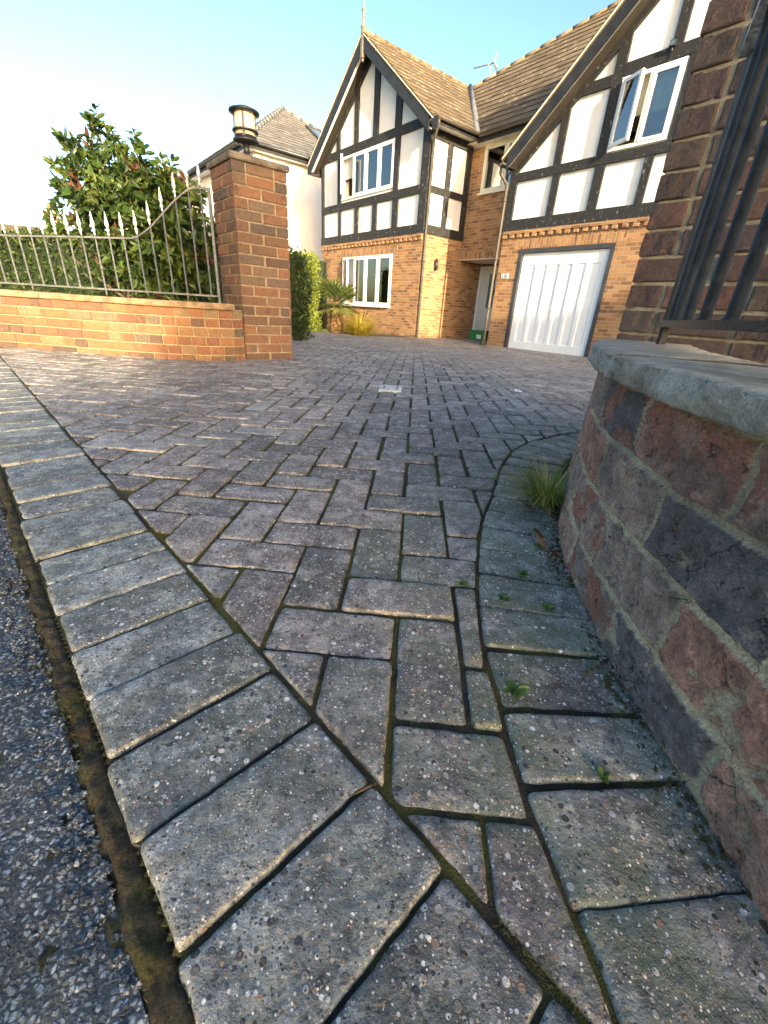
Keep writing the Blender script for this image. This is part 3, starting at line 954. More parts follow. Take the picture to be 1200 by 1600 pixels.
# ================================================================ BOUNDARY WALLS AND PILLARS
def block_brick(mb, q, tint, bev=0.004, jag=0.0):
    """rounded brick from 8 corners (bottom 4, top 4, front edge = 0-1)"""
    q = [Vector(p) for p in q]
    c = sum(q, Vector()) / 8
    def P(u, v, w):
        b = q[0].lerp(q[1], u).lerp(q[3].lerp(q[2], u), v); t = q[4].lerp(q[5], u).lerp(q[7].lerp(q[6], u), v)
        return b.lerp(t, w)
    L = (q[1] - q[0]).length; H = (q[4] - q[0]).length
    us = [0, bev / L] + [k / 5 for k in range(1, 5)] + [1 - bev / L, 1]
    ws = [0, bev / H, 0.5, 1 - bev / H, 1]
    vs = []; nu = len(us)
    D = (q[3] - q[0])
    dn = D.normalized()
    for wi, w in enumerate(ws):
        for ui, u in enumerate(us):
            edge = (ui in (0, nu - 1)) or (wi in (0, len(ws) - 1))
            p = P(u, 0, w)
            off = bev if edge else 0
            if jag:
                off += jag * mnoise.fractal(p * 34, 1.0, 2.0, 3)
            vs.append(p + dn * off)
    fs = [(wi * nu + ui, wi * nu + ui + 1, (wi + 1) * nu + ui + 1, (wi + 1) * nu + ui) for wi in range(len(ws) - 1) for ui in range(nu - 1)]
    # sides back to the core
    o = len(vs)
    ring = [ui for ui in range(nu)] + [wi * nu + nu - 1 for wi in range(1, len(ws))] + [(len(ws) - 1) * nu + ui for ui in range(nu - 2, -1, -1)] + [wi * nu for wi in range(len(ws) - 2, 0, -1)]
    back = [vs[i] + D * 0.6 for i in ring]
    vs += back
    n = len(ring)
    for k in range(n):
        fs.append((ring[k], o + k, o + (k + 1) % n, ring[(k + 1) % n]))
    mb.add(vs, fs, tint, 0, None, False)

def rtint(): return (rnd.random(), rnd.random(), rnd.random())

def pillar(name, corner, du, dv, z0, z1, bmat, mmat, label, capz=0.045, jag=0.004, w=0.45, cap=True):
    """square brick pillar; du and dv run along its two seen faces from their shared corner"""
    root = empty(name, (corner[0], corner[1], z0), label, 'gate pillar')
    du = Vector((*du, 0)); dv = Vector((*dv, 0)); H = 0.075
    n = int(round((z1 - z0) / H)); H = (z1 - z0) / n
    o = Vector((0, 0, 0)); g = 0.010
    core = MB(); s = 0.008
    a, b = s, w - s
    core.hexa([du * a + dv * a, du * b + dv * a, du * b + dv * b, du * a + dv * b] + [x + Vector((0, 0, z1 - z0)) for x in (du * a + dv * a, du * b + dv * a, du * b + dv * b, du * a + dv * b)], mi=0)
    br = MB()
    faces = [(o, du, dv), (dv * w, -dv, du), (du * w, dv, -du), (du * w + dv * w, -du, -dv)]
    for r in range(n):
        zb = Vector((0, 0, r * H + g * 0.5)); zt = Vector((0, 0, (r + 1) * H - g * 0.5))
        for fi, (st, d, inn) in enumerate(faces):
            par = (r + fi) % 2
            lens = [0.215, 0.215] if par == 0 else [0.1025, 0.215, 0.1025]
            if rnd.random() < 0.25: lens = [0.1025, 0.215, 0.1025]
            tot = sum(lens); gap = (w - tot) / (len(lens) - 1) if len(lens) > 1 else 0
            x = 0.0
            for l in lens:
                jo = rnd.uniform(-0.0025, 0.0025)
                p0 = st + d * (x + 0.0) + inn * jo; p1 = st + d * (x + l) + inn * jo
                dz = Vector((0, 0, rnd.uniform(-0.0015, 0.0015)))
                block_brick(br, [p0 + zb + dz, p1 + zb + dz, p1 + inn * 0.05 + zb + dz, p0 + inn * 0.05 + zb + dz, p0 + zt + dz, p1 + zt + dz, p1 + inn * 0.05 + zt + dz, p0 + inn * 0.05 + zt + dz], rtint(), 0.004, jag)
                x += l + gap
    core.build('mortar_core', mmat, root)
    br.build('brickwork', bmat, root)
    if cap:
        cp = MB(); e = 0.020; h0 = z1 - z0
        bot = [du * -e + dv * -e, du * (w + e) + dv * -e, du * (w + e) + dv * (w + e), du * -e + dv * (w + e)]
        f = 0.012
        cpts = []
        for (zz, sh) in ((0.0, f * 0.6), (f, 0), (capz - f, 0), (capz, f), (capz + 0.03, 0.16)):
            cpts.append([p + (du + dv) * 0 + (Vector((0, 0, h0 + zz))) + ((du + dv) * (w / 2) - p).normalized() * sh * 1.4 for p in bot])
        vs = [p for r in cpts for p in r]; fs = [(3, 2, 1, 0)]
        for i in range(len(cpts) - 1):
            for k in range(4): fs.append((i * 4 + k, i * 4 + (k + 1) % 4, (i + 1) * 4 + (k + 1) % 4, (i + 1) * 4 + k))
        fs.append(tuple((len(cpts) - 1) * 4 + k for k in range(4)))
        cp.add(vs, fs)
        cp.build('cap_stone', MAT['capstone'], root)
    return root
HB_ = (0.760, 0.649); HA_ = (-0.649, 0.760); HC_ = (0.649, -0.760)
LP = (-1.292, 3.861)
pillar('gate_pillar', LP, HB_, HA_, -0.02, 1.405, MAT['pillar_brick'], MAT['pillar_mortar'], 'brown brick gate pillar with a stone cap and a lantern on top, beside the left fence')
RP = (0.80, 1.66)
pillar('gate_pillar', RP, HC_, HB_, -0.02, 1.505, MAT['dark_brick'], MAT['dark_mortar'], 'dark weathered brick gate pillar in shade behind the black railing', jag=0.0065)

# left low wall
LW = [(-1.292, 3.850), (-1.36, 3.74), (-1.513, 3.635), (-1.70, 3.592), (-1.917, 3.579), (-2.18, 3.585), (-2.459, 3.603), (-2.75, 3.645), (-3.05, 3.69), (-3.34, 3.715), (-3.8, 3.70), (-4.5, 3.62), (-5.5, 3.9)]
def low_wall_left():
    pts, L = smooth_path(LW, 0.02)
    nr = normals(pts)         # path runs to the left: right-hand side is inwards (+y)
    S = arc(pts)
    def at(s):
        s = min(max(s, 0), L - 1e-6); i = min(int(s / L * (len(pts) - 1)), len(pts) - 2); f = s / L * (len(pts) - 1) - i
        return pts[i].lerp(pts[i + 1], f), nr[i].lerp(nr[i + 1], f).normalized()
    root = empty('boundary_wall', (LW[4][0], LW[4][1], 0), 'sunlit low brick garden wall with a stone coping under the spiked fence', 'garden wall')
    off = Vector((LW[4][0], LW[4][1], 0))
    z0, z1, T = -0.03, 0.392, 0.215
    core = MB(); vs = []; n = len(pts)
    for p, q in zip(pts, nr):
        a, b = p + q * 0.014, p + q * T
        for (v2, z) in ((a, z0), (a, z1), (b, z1), (b, z0)):
            vs.append(Vector((v2.x, v2.y, z)) - off)
    fs = [(i * 4 + k, i * 4 + (k + 1) % 4, (i + 1) * 4 + (k + 1) % 4, (i + 1) * 4 + k) for i in range(n - 1) for k in range(4)]
    fs = [f[::-1] for f in fs] + [(0, 1, 2, 3), tuple(reversed([(n - 1) * 4 + k for k in range(4)]))]
    core.add(vs, fs); core.build('mortar_core', MAT['wall_mortar'], root)
    br = MB(); rows = 6; H = (z1 - z0 - 0.0) / rows
    for r in range(rows):
        s = -0.11 if r % 2 else 0.0
        s += rnd.uniform(-0.02, 0.02)
        while s < L:
            l = 0.1025 if (rnd.random() < 0.25 or s < 0.62) else 0.215
            a, b = max(0, s), min(L, s + l)
            if b - a > 0.03:
                zb, zt = z0 + r * H + 0.005, z0 + (r + 1) * H - 0.005
                (p0, n0), (p1, n1) = at(b), at(a)     # left to right as seen from the drive
                jo = rnd.uniform(-0.002, 0.003)
                def W(p, q, d, z): v2 = p + q * (d + jo); return Vector((v2.x, v2.y, z)) - off
                block_brick(br, [W(p0, n0, 0, zb), W(p1, n1, 0, zb), W(p1, n1, 0.05, zb), W(p0, n0, 0.05, zb), W(p0, n0, 0, zt), W(p1, n1, 0, zt), W(p1, n1, 0.05, zt), W(p0, n0, 0.05, zt)], rtint(), 0.004, 0.004)
            s += l + 0.010
    br.build('brickwork', MAT['wall_brick'], root)
    # coping stones, each its own block inside one mesh
    cp = MB(); s = 0.10
    while s < L:
        l = rnd.uniform(0.42, 0.62); a, b = s, min(L, s + l)
        k = max(2, int((b - a) / 0.06)); vs = []
        ov = 0.022 + rnd.uniform(-0.004, 0.006); dz = rnd.uniform(-0.003, 0.003)
        for i in range(k + 1):
            p, q = at(a + 0.002 + (b - a - 0.004) * i / k)
            jx = 0.004 * fbm(p.x, p.y, 20, 2)
            for (d, z) in ((-ov + jx, z1 + 0.0), (-ov - 0.003 + jx, z1 + 0.02), (-ov + 0.006 + jx, z1 + 0.040 + dz), (T + 0.02, z1 + 0.042 + dz), (T + 0.02, z1)):
                w = p + q * d; vs.append(Vector((w.x, w.y, z)) - off)
        fs = [(i * 5 + m, (i + 1) * 5 + m, (i + 1) * 5 + (m + 1) % 5, i * 5 + (m + 1) % 5) for i in range(k) for m in range(5)]
        fs += [(4, 3, 2, 1, 0), tuple(k * 5 + m for m in range(5))]
        cp.add(vs, fs); s = b
    cp.build('coping', MAT['wallcap'], root)
    return pts, nr, at, L
lw_pts, lw_nr, lw_at, lw_L = low_wall_left()

# right low wall, very near: a finely divided front that its material displaces
RW = [(3.2, -2.35), (1.6, -1.05), (0.80, -0.42), (0.50, -0.12), (0.385, 0.10), (0.366, 0.25), (0.366, 0.42), (0.374, 0.54), (0.387, 0.677), (0.423, 0.842), (0.484, 1.02), (0.56, 1.20), (0.65, 1.38), (0.735, 1.54), (0.79, 1.645)]
def low_wall_right():
    pts, L = smooth_path(RW, 0.004)
    nr = normals(pts)           # right-hand side when walking to the pillar = garden side
    S = arc(pts)
    root = empty('boundary_wall', (0.366, 0.42, 0), 'near low curved wall of spalled bricks with a thick grey stone coping', 'garden wall')
    off = Vector((0.366, 0.42, 0))
    i0 = next(i for i in range(len(pts)) if pts[i].x < 0.60)
    z0, z1 = -0.03, 0.372
    fr = MB(); vs = []; uvv = []
    cols = list(range(i0, len(pts))); nz = 100
    for i in cols:
        for k in range(nz + 1):
            z = z0 + (z1 - z0) * k / nz
            bat = 0.022 * (1 - (z - z0) / (z1 - z0))          # slight batter: the foot stands out
            p = pts[i] - nr[i] * (bat * 0.6 - 0.004)
            vs.append(Vector((p.x, p.y, z)) - off); uvv.append((S[i], z - 0.372))
    fs = []; uvs = []
    m = nz + 1
    for c in range(len(cols) - 1):
        for k in range(nz):
            f = (c * m + k, c * m + k + 1, (c + 1) * m + k + 1, (c + 1) * m + k)
            fs.append(f); uvs.append([uvv[q] for q in f])
    fr.add(vs, fs, 0.5, 0, uvs, True)
    fr.build('brick_face', MAT['oldwall'], root)
    core = MB(); vs = []; st = list(range(0, len(pts), 12))
    for i in st:
        a, b = pts[i] + nr[i] * 0.03, pts[i] + nr[i] * 0.225
        if i < i0: a = pts[i]
        for (v2, z) in ((a, z0), (a, z1), (b, z1), (b, z0)): vs.append(Vector((v2.x, v2.y, z)) - off)
    n = len(st)
    fs = [(i * 4 + k, i * 4 + (k + 1) % 4, (i + 1) * 4 + (k + 1) % 4, (i + 1) * 4 + k) for i in range(n - 1) for k in range(4)]
    fs += [(3, 2, 1, 0), tuple((n - 1) * 4 + k for k in range(4))]
    core.add(vs, fs); core.build('mortar_core', MAT['dark_mortar'], root)
    # coping: rough stones with broken faces
    cp = MB()
    bounds = [0.0, 0.9, 1.7, 2.45, 3.05, 3.75, 4.55, 5.0]
    jn = [S[min(range(len(pts)), key=lambda i: (pts[i].x - q[0]) ** 2 + (pts[i].y - q[1]) ** 2)] for q in ((0.366, 0.36), (0.412, 0.80))]
    bounds = [b for b in bounds if b < jn[0] - 0.3] + jn
    bounds = [b for b in bounds if b < L - 0.15] + [L - 0.01]
    for bi in range(len(bounds) - 1):
        a, b = bounds[bi] + 0.0025, bounds[bi + 1] - 0.0025
        near = b > S[i0]
        step = 0.006 if near else 0.05
        k = max(2, int((b - a) / step)); vs = []; ov = 0.030 + rnd.uniform(-0.004, 0.006); zt = 0.4135 + rnd.uniform(-0.002, 0.003)
        prof = [(0.20, 0.373), (-0.010, 0.372)] + [(-ov, 0.373 + (zt - 0.373) * q) for q in (0.0, 0.12, 0.25, 0.4, 0.55, 0.7, 0.85, 0.95)] + [(-ov + 0.005, zt), (-ov + 0.02, zt + 0.001), (0.02, zt + 0.001), (0.06, zt + 0.001), (0.11, zt), (0.16, zt), (0.225, zt - 0.001), (0.225, 0.372)]
        np_ = len(prof)
        for i in range(k + 1):
            s = a + (b - a) * i / k
            ii = min(len(pts) - 1, int(round(s / L * (len(pts) - 1))))
            p, q = pts[ii], nr[ii]
            endr = min(1.0, min(s - a, b - s) / 0.020)
            for (d, z) in prof:
                dd = d; zz = z
                if d < 0:
                    rz = (z - 0.373) / (zt - 0.373)
                    dd += 0.010 * mnoise.fractal(Vector((s * 22, z * 38, 3)), 1.0, 2.0, 4) + 0.006 * mnoise.noise(Vector((s * 7, z * 12, 9)))
                    dd += 0.007 * (1 - rz) ** 2 + 0.006 * (1 - endr)
                if z > zt - 0.004:
                    zz += 0.0022 * mnoise.fractal(Vector((s * 14, d * 14, 6)), 1.0, 2.0, 4) - 0.003 * (1 - endr)
                w = p + q * dd; vs.append(Vector((w.x, w.y, zz)) - off)
        fs = [(i * np_ + j, (i + 1) * np_ + j, (i + 1) * np_ + (j + 1) % np_, i * np_ + (j + 1) % np_) for i in range(k) for j in range(np_)]
        fs += [tuple(reversed(range(np_))), tuple(k * np_ + j for j in range(np_))]
        cp.add([v for v in vs], fs, 0.5, 0, None, True)
    cp.build('coping', MAT['stone'], root)
    return pts, nr, S, L
rw_pts, rw_nr, rw_S, rw_L = low_wall_right()

def grit():
    """crumbs of soil, grit and leaf along the foot of the near wall"""
    mb = MB()
    for _ in range(1500):
        i = rnd.randrange(len(rw_pts) // 2, len(rw_pts) - 20)
        p = rw_pts[i] - rw_nr[i] * (0.012 + abs(rnd.gauss(0, 0.016)))
        r = rnd.uniform(0.0008, 0.0034)
        c = Vector((p.x, p.y, zg(p.x, p.y) + r * 0.3)); q = []
        for (a, b, d) in ((-1, -1, -1), (1, -1, -1), (1, 1, -1), (-1, 1, -1), (-1, -1, 1), (1, -1, 1), (1, 1, 1), (-1, 1, 1)):
            q.append(c + Vector((a * rnd.uniform(.4, 1), b * rnd.uniform(.4, 1), d * rnd.uniform(.3, .8))) * r)
        mb.hexa(q, (rnd.random() ** 2,) * 3, 1 if rnd.random() < 0.25 else 0)
    mb.build('grit', [MAT['soil'], MAT['paver']], kind='stuff', label='dark grit and crumbs lying along the foot of the near wall', cat='grit')
grit()
# ================================================================ RAILINGS AND LANTERN
def railing(name, at, s_list, rail_z, bot_z, mat, spear_mat, label, side, bar_r, rail_w, tip=0.15, post=None, spear_n=8, rail_path=None, foot=None, top_mat=None):
    p0, _ = at(s_list[0])
    root = empty(name, (p0.x, p0.y, bot_z), label, 'railing')
    off = Vector((p0.x, p0.y, bot_z))
    def W(s, z, d=0.0):
        p, q = at(s); w = p + q * (side + d); return Vector((w.x, w.y, z)) - off
    ss = rail_path
    def band(zf, w, h, nm, mat=mat):
        mb = MB(); vs = []
        for i, s in enumerate(ss):
            z = zf(s)
            for (d, dz) in ((-w / 2, -h / 2), (w / 2, -h / 2), (w / 2, h / 2), (-w / 2, h / 2)):
                e = 0.003
                vs.append(W(s, z + dz, d))
        n = len(ss)
        fs = [(i * 4 + k, i * 4 + (k + 1) % 4, (i + 1) * 4 + (k + 1) % 4, (i + 1) * 4 + k) for i in range(n - 1) for k in range(4)]
        fs += [(3, 2, 1, 0), tuple((n - 1) * 4 + k for k in range(4))]
        mb.add(vs, fs); mb.build(nm, mat, root)
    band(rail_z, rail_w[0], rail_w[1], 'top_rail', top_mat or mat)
    band(lambda s: bot_z, rail_w[0], rail_w[1], 'bottom_rail')
    if foot:
        for s in foot:
            mb = MB(); mb.tube([W(s, bot_z - 0.045), W(s, bot_z)], bar_r, 8); mb.build('foot', mat, root)
    for s in s_list:
        mb = MB(); zt = rail_z(s)
        mb.tube([W(s, bot_z - 0.004), W(s, bot_z + 0.010), W(s, bot_z + 0.011), W(s, zt + 0.02)], [bar_r * 1.5, bar_r * 1.4, bar_r, bar_r], 10)
        o = mb.build('baluster', mat, root)
        if tip:
            sp = MB(); b = W(s, zt + 0.015)
            prof = [(bar_r, 0), (bar_r, 0.022), (bar_r * 1.9, 0.030), (bar_r * 1.9, 0.038), (bar_r * 0.9, 0.046), (bar_r * 2.5, 0.068), (bar_r * 1.7, 0.095), (0.0012, tip)]
            sp.lathe([(r, b.z + z) for r, z in prof], b.x, b.y, spear_n, smooth=False)
            sp.build('spearhead', spear_mat, o)
    if post:
        s, zt = post
        mb = MB(); p, q = at(s); d = Vector((q.y, -q.x)); a = W(s, bot_z - 0.01)
        mb.box(a.x - 0.009, a.x + 0.009, a.y - 0.009, a.y + 0.009, a.z - 0.05, W(s, zt).z)
        mb.build('end_post', mat, root)
    return root

# left: level rail, then a swoop up to the pillar
def lat_s(i): return lw_at(i)
def lz(s):
    f = min(1, max(0, (0.88 - s) / 0.62)); f = f * f * (3 - 2 * f)
    return 0.838 + 0.012 * max(0, 1 - s) - 0.02 * min(1, max(0, s - 0.9)) + 0.345 * f
sl = [0.24 + 0.113 * i for i in range(30)]
railing('spiked_fence', lw_at, sl, lz, 0.485, MAT['railgrey'], MAT['sunlit_tip'], 'grey iron fence with pale spearheads coloured as if sunlit, sweeping up towards the brick pillar, on the sunlit wall', 0.11, 0.0062, (0.020, 0.012), 0.150, post=(0.165, 1.205), rail_path=[0.16 + 0.03 * i for i in range(115)], foot=[0.24 + 0.113 * i for i in range(2, 30, 6)])
# right: seen end-on beside the dark pillar
def rw_at(s):
    i = min(len(rw_pts) - 1, max(0, int(round(s / rw_L * (len(rw_pts) - 1)))))
    return rw_pts[i], rw_nr[i]
def rz_(s):
    f = min(1, max(0, (s - (rw_L - 1.12)) / 0.62)); f = f * f * (3 - 2 * f)
    return 0.735 + 0.335 * f
sr = [rw_L - 0.40 - 0.135 * i for i in range(22)]
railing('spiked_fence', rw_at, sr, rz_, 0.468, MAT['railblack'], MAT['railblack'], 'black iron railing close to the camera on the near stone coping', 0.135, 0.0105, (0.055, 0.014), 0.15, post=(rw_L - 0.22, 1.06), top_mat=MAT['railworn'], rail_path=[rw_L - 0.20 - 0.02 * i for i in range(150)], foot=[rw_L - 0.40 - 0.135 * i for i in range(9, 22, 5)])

def lantern():
    cx = LP[0] + (HB_[0] + HA_[0]) * 0.225; cy = LP[1] + (HB_[1] + HA_[1]) * 0.225; z = 1.49
    root = empty('pillar_lantern', (cx, cy, z), 'round black lantern with a frosted glass drum, on the brown brick gate pillar', 'lantern')
    mb = MB(); mb.lathe([(0.050, -0.012), (0.050, 0.004), (0.026, 0.010), (0.024, 0.075), (0.050, 0.085), (0.092, 0.088), (0.098, 0.094), (0.098, 0.104), (0.086, 0.112), (0.080, 0.128)], n=32); mb.build('base', MAT['black'], root)
    mb = MB(); mb.lathe([(0.076, 0.128), (0.076, 0.265)], n=32); mb.build('glass_drum', MAT['frost'], root)
    mb = MB(); mb.lathe([(0.079, 0.150), (0.098, 0.152), (0.098, 0.162), (0.079, 0.164)], n=32); mb.build('ring', MAT['black'], root)
    mb = MB(); mb.lathe([(0.080, 0.262), (0.112, 0.266), (0.116, 0.272), (0.112, 0.280), (0.060, 0.300), (0.012, 0.306), (0.010, 0.316), (0.002, 0.318)], n=32); mb.build('cap', MAT['black'], root)
    for k in range(4):
        a = k * math.pi / 2 - 1.42
        c, s = math.cos(a) * 0.082, math.sin(a) * 0.082
        mb = MB(); mb.bar((c, s, 0.115), (c, s, 0.27), 0.016, 0.006, (math.cos(a), math.sin(a), 0)); mb.build('strut', MAT['black'], root)
lantern()

# ================================================================ HOUSE
HG = (2.761, 11.132, -0.22)
house = empty('detached_house', HG, 'mock Tudor house with black timbered white gables over orange brick and a garage', 'house', R_(-49.5))

def wall_holes(mb, s0, s1, z0, z1, t0, t1, holes, mi=0, ends=True):
    """front wall facing -t with openings; every visible face laid once"""
    ss = sorted({s0, s1, *[h[0] for h in holes], *[h[1] for h in holes]})
    zs = sorted({z0, z1, *[h[2] for h in holes], *[h[3] for h in holes]})
    for i in range(len(ss) - 1):
        for j in range(len(zs) - 1):
            a, b, c, d = ss[i], ss[i + 1], zs[j], zs[j + 1]
            if any(h[0] <= a and b <= h[1] and h[2] <= c and d <= h[3] for h in holes): continue
            mb.add([(a, t0, c), (b, t0, c), (b, t0, d), (a, t0, d)], [(0, 1, 2, 3)], mi=mi)
            mb.add([(a, t1, c), (b, t1, c), (b, t1, d), (a, t1, d)], [(3, 2, 1, 0)], mi=mi)
    for (a, b, c, d) in holes:
        mb.add([(a, t0, c), (a, t1, c), (a, t1, d), (a, t0, d)], [(3, 2, 1, 0)], mi=mi)
        mb.add([(b, t0, c), (b, t1, c), (b, t1, d), (b, t0, d)], [(0, 1, 2, 3)], mi=mi)
        mb.add([(a, t0, d), (b, t0, d), (b, t1, d), (a, t1, d)], [(3, 2, 1, 0)], mi=mi)
        if c > z0: mb.add([(a, t0, c), (b, t0, c), (b, t1, c), (a, t1, c)], [(0, 1, 2, 3)], mi=mi)
    if ends:
        mb.add([(s0, t0, z0), (s0, t1, z0), (s0, t1, z1), (s0, t0, z1)], [(3, 2, 1, 0)][::1], mi=mi)
        mb.add([(s1, t0, z0), (s1, t1, z0), (s1, t1, z1), (s1, t0, z1)], [(0, 1, 2, 3)], mi=mi)
        mb.add([(s0, t0, z1), (s1, t0, z1), (s1, t1, z1), (s0, t1, z1)], [(0, 1, 2, 3)], mi=mi)

def prism(mb, poly, t0, t1, mi=0, tint=0.5):
    """polygon in the (s,z) plane (counter-clockwise seen from the front) given thickness from t0 back to t1"""
    n = len(poly)
    vs = [(s, t0, z) for s, z in poly] + [(s, t1, z) for s, z in poly]
    fs = [tuple(range(n)), tuple(reversed(range(n, 2 * n)))] + [(k, n + k, n + (k + 1) % n, (k + 1) % n) for k in range(n)]
    mb.add(vs, fs, tint, mi)
def prism_s(mb, poly, s0, s1, mi=0, tint=0.5):
    """polygon in the (t,z) plane extruded along s"""
    n = len(poly)
    vs = [(s1, t, z) for t, z in poly] + [(s0, t, z) for t, z in poly]
    fs = [tuple(range(n)), tuple(reversed(range(n, 2 * n)))] + [(k, n + k, n + (k + 1) % n, (k + 1) % n) for k in range(n)]
    mb.add(vs, fs, tint, mi)

def window(parent, s0, s1, z0, z1, t, n, mat='upvc', open_first=None, hinge_deg=0, blind=None, sill=True, label=None, curtain=False, split=None, rail=None):
    """casement window in the wall plane t, facing -t: frame > panes, open sash, blind, room"""
    F = 0.055; MU = 0.060; SA = 0.042
    mb = MB()
    tf0, tf1 = t - 0.018, t + 0.055
    mb.box(s0, s1, tf0, tf1, z0, z0 + F); mb.box(s0, s1, tf0, tf1, z1 - F, z1)
    mb.box(s0, s0 + F, tf0, tf1, z0 + F, z1 - F); mb.box(s1 - F, s1, tf0, tf1, z0 + F, z1 - F)
    w = (s1 - s0 - 2 * F - (n - 1) * MU) / n
    cells = []
    if split:
        x = s0 + F
        for k, fr in enumerate(split):
            ww = (s1 - s0 - 2 * F - (n - 1) * MU) * fr
            cells.append((x, x + ww)); x += ww + MU
    else:
        for k in range(n):
            x = s0 + F + k * (w + MU); cells.append((x, x + w))
    for k in range(n - 1):
        x = cells[k][1]; mb.box(x, x + MU, tf0, tf1, z0 + F, z1 - F)
    for k, (a, b) in enumerate(cells):
        if k == open_first: continue
        p0, p1 = t - 0.030, t + 0.030
        c, d = z0 + F, z1 - F
        e = 0.002
        mb.box(a - e, b + e, p0, p1, c - e, c + SA); mb.box(a - e, b + e, p0, p1, d - SA, d + e)
        mb.box(a - e, a + SA, p0, p1, c + SA, d - SA); mb.box(b - SA, b + e, p0, p1, c + SA, d - SA)
    if sill: mb.box(s0 - 0.03, s1 + 0.03, t - 0.09, t + 0.05, z0 - 0.045, z0 - 0.001)
    win = mb.build('window', MAT[mat], parent, label=label)
    gl = MB()
    for k, (a, b) in enumerate(cells):
        if k == open_first: continue
        gl.box(a + SA - 0.002, b - SA + 0.002, t - 0.004, t + 0.004, z0 + F + SA - 0.002, z1 - F - SA + 0.002)
    gl.build('pane', MAT['glass'], win)
    if open_first is not None:
        a, b = cells[open_first]; ww = b - a; c, d = z0 + F, z1 - F
        sa = MB(); g2 = MB()
        th = R_(hinge_deg); hx, ht = a, t - 0.03
        def rot(u, v): return (hx + u * math.cos(th) + v * math.sin(th), ht - u * math.sin(th) + v * math.cos(th))
        def rb(m_, u0, u1, v0, v1, y0, y1):
            q = [(*rot(u0, v0), y0), (*rot(u1, v0), y0), (*rot(u1, v1), y0), (*rot(u0, v1), y0), (*rot(u0, v0), y1), (*rot(u1, v0), y1), (*rot(u1, v1), y1), (*rot(u0, v1), y1)]
            m_.hexa(q)
        S5 = 0.055
        rb(sa, 0, ww, -0.03, 0.03, c, c + S5); rb(sa, 0, ww, -0.03, 0.03, d - S5, d)
        rb(sa, 0, S5, -0.03, 0.03, c + S5, d - S5); rb(sa, ww - S5, ww, -0.03, 0.03, c + S5, d - S5)
        rb(g2, S5 - 0.002, ww - S5 + 0.002, -0.004, 0.004, c + S5 - 0.002, d - S5 + 0.002)
        so = sa.build('open_sash', MAT[mat], win)
        g2.build('sash_pane', MAT['glass'], win)
    rm = MB()
    r0, r1 = t + 0.32, t + 0.95
    rm.add([(s0 - .4, r1, z0 - .7), (s1 + .4, r1, z0 - .7), (s1 + .4, r1, z1 + .3), (s0 - .4, r1, z1 + .3), (s0 - .4, r0, z0 - .7), (s1 + .4, r0, z0 - .7), (s1 + .4, r0, z1 + .3), (s0 - .4, r0, z1 + .3)],
           [(0, 1, 2, 3), (0, 4, 5, 1), (1, 5, 6, 2), (2, 6, 7, 3), (3, 7, 4, 0)])
    rm.build('room_recess', MAT['room'], win)
    if blind:
        bl = MB(); zb = z1 - (z1 - z0) * blind[1]
        bl.box(s0 + 0.02, s1 - 0.02, t + 0.10, t + 0.106, zb, z1 - 0.02)
        bl.build('blind', MAT[blind[0]], win)
    if curtain:
        cu_ = MB()
        for (x0, x1) in ((s0 + 0.05, s0 + 0.62),):
            vs = []; k = 14
            for i in range(k + 1):
                x = x0 + (x1 - x0) * i / k; tt = t + 0.20 + 0.03 * math.sin(i * 1.9)
                vs += [(x, tt, z0 + 0.03), (x, tt, z1 - 0.03)]
            cu_.add(vs, [(i * 2, i * 2 + 2, i * 2 + 3, i * 2 + 1) for i in range(k)], smooth=True)
        cu_.build('curtain', MAT['blind'], win)
    return win

GS0, GS1, GC = -8.62, -3.35, -5.96
ZR, KR = 7.30, 0.784
def zr(s): return ZR - KR * abs(s - GC)
B0, B1 = 2.66, 2.88            # band over the brick
# --- brick walls of the gable bay
mb = MB()
wall_holes(mb, GS0, GS1, -0.1, B0 + 0.02, 0.0, 0.30, [(-7.27, -4.61, 0.81, 2.23)])
prism_s(mb, [(0.30, -0.1), (3.2, -0.1), (3.2, B0 + 0.02), (0.30, B0 + 0.02)], GS1 - 0.3, GS1)
prism_s(mb, [(0.30, -0.1), (5.9, -0.1), (5.9, 4.95), (0.30, 4.95)], GS0, GS0 + 0.3)
# recess wall above the porch, and porch back wall
wall_holes(mb, GS1, -0.95, 2.20, 5.02, 1.60, 1.88, [(-2.88, -1.42, 3.75, 4.80)], ends=False)
mb.add([(GS1, 1.60, 2.20), (-0.95, 1.60, 2.20), (-0.95, 3.2, 2.20), (GS1, 3.2, 2.20)], [(3, 2, 1, 0)])
mb.box(-2.30, -0.95, 2.62, 2.9, -0.1, 2.19); mb.box(GS1, -2.31, 2.66, 2.9, 2.12, 2.19)
# garage bay
wall_holes(mb, -1.00, 6.5, -0.1, 2.57, 0.50, 0.80, [(-0.45, 1.84, -0.05, 2.18)])
prism_s(mb, [(0.80, -0.1), (3.2, -0.1), (3.2, 3.9), (0.80, 3.9)], -1.0, -0.7)
mb.build('brick_wall', MAT['house_brick'], house)

# soldier courses and dentils
for q in ((-7.35, -4.40, -0.006, 0.02, 2.235, 2.45), (GS1 + 0.002, -0.955, 1.588, 1.62, 2.195, 2.42), (-0.62, 2.02, 0.494, 0.52, 2.19, 2.40)):
    mb = MB(); mb.box(*q); mb.build('soldier_course', MAT['soldier_brick'], house)
mb = MB()
def dentils(s0, s1, t, z):
    s = s0; k = 0
    while s < s1 - 0.05:
        mb.box(s, s + 0.105, t - 0.05, t + 0.01, z - 0.075, z); s += 0.205
    mb.box(s0, s1, t - 0.055, t + 0.01, z + 0.001, z + 0.068)
dentils(GS0 + 0.02, GS1 - 0.01, 0.0, 2.585)
dentils(-0.98, 6.4, 0.5, 2.50)
mb.build('dentil_course', MAT['house_brick'], house)

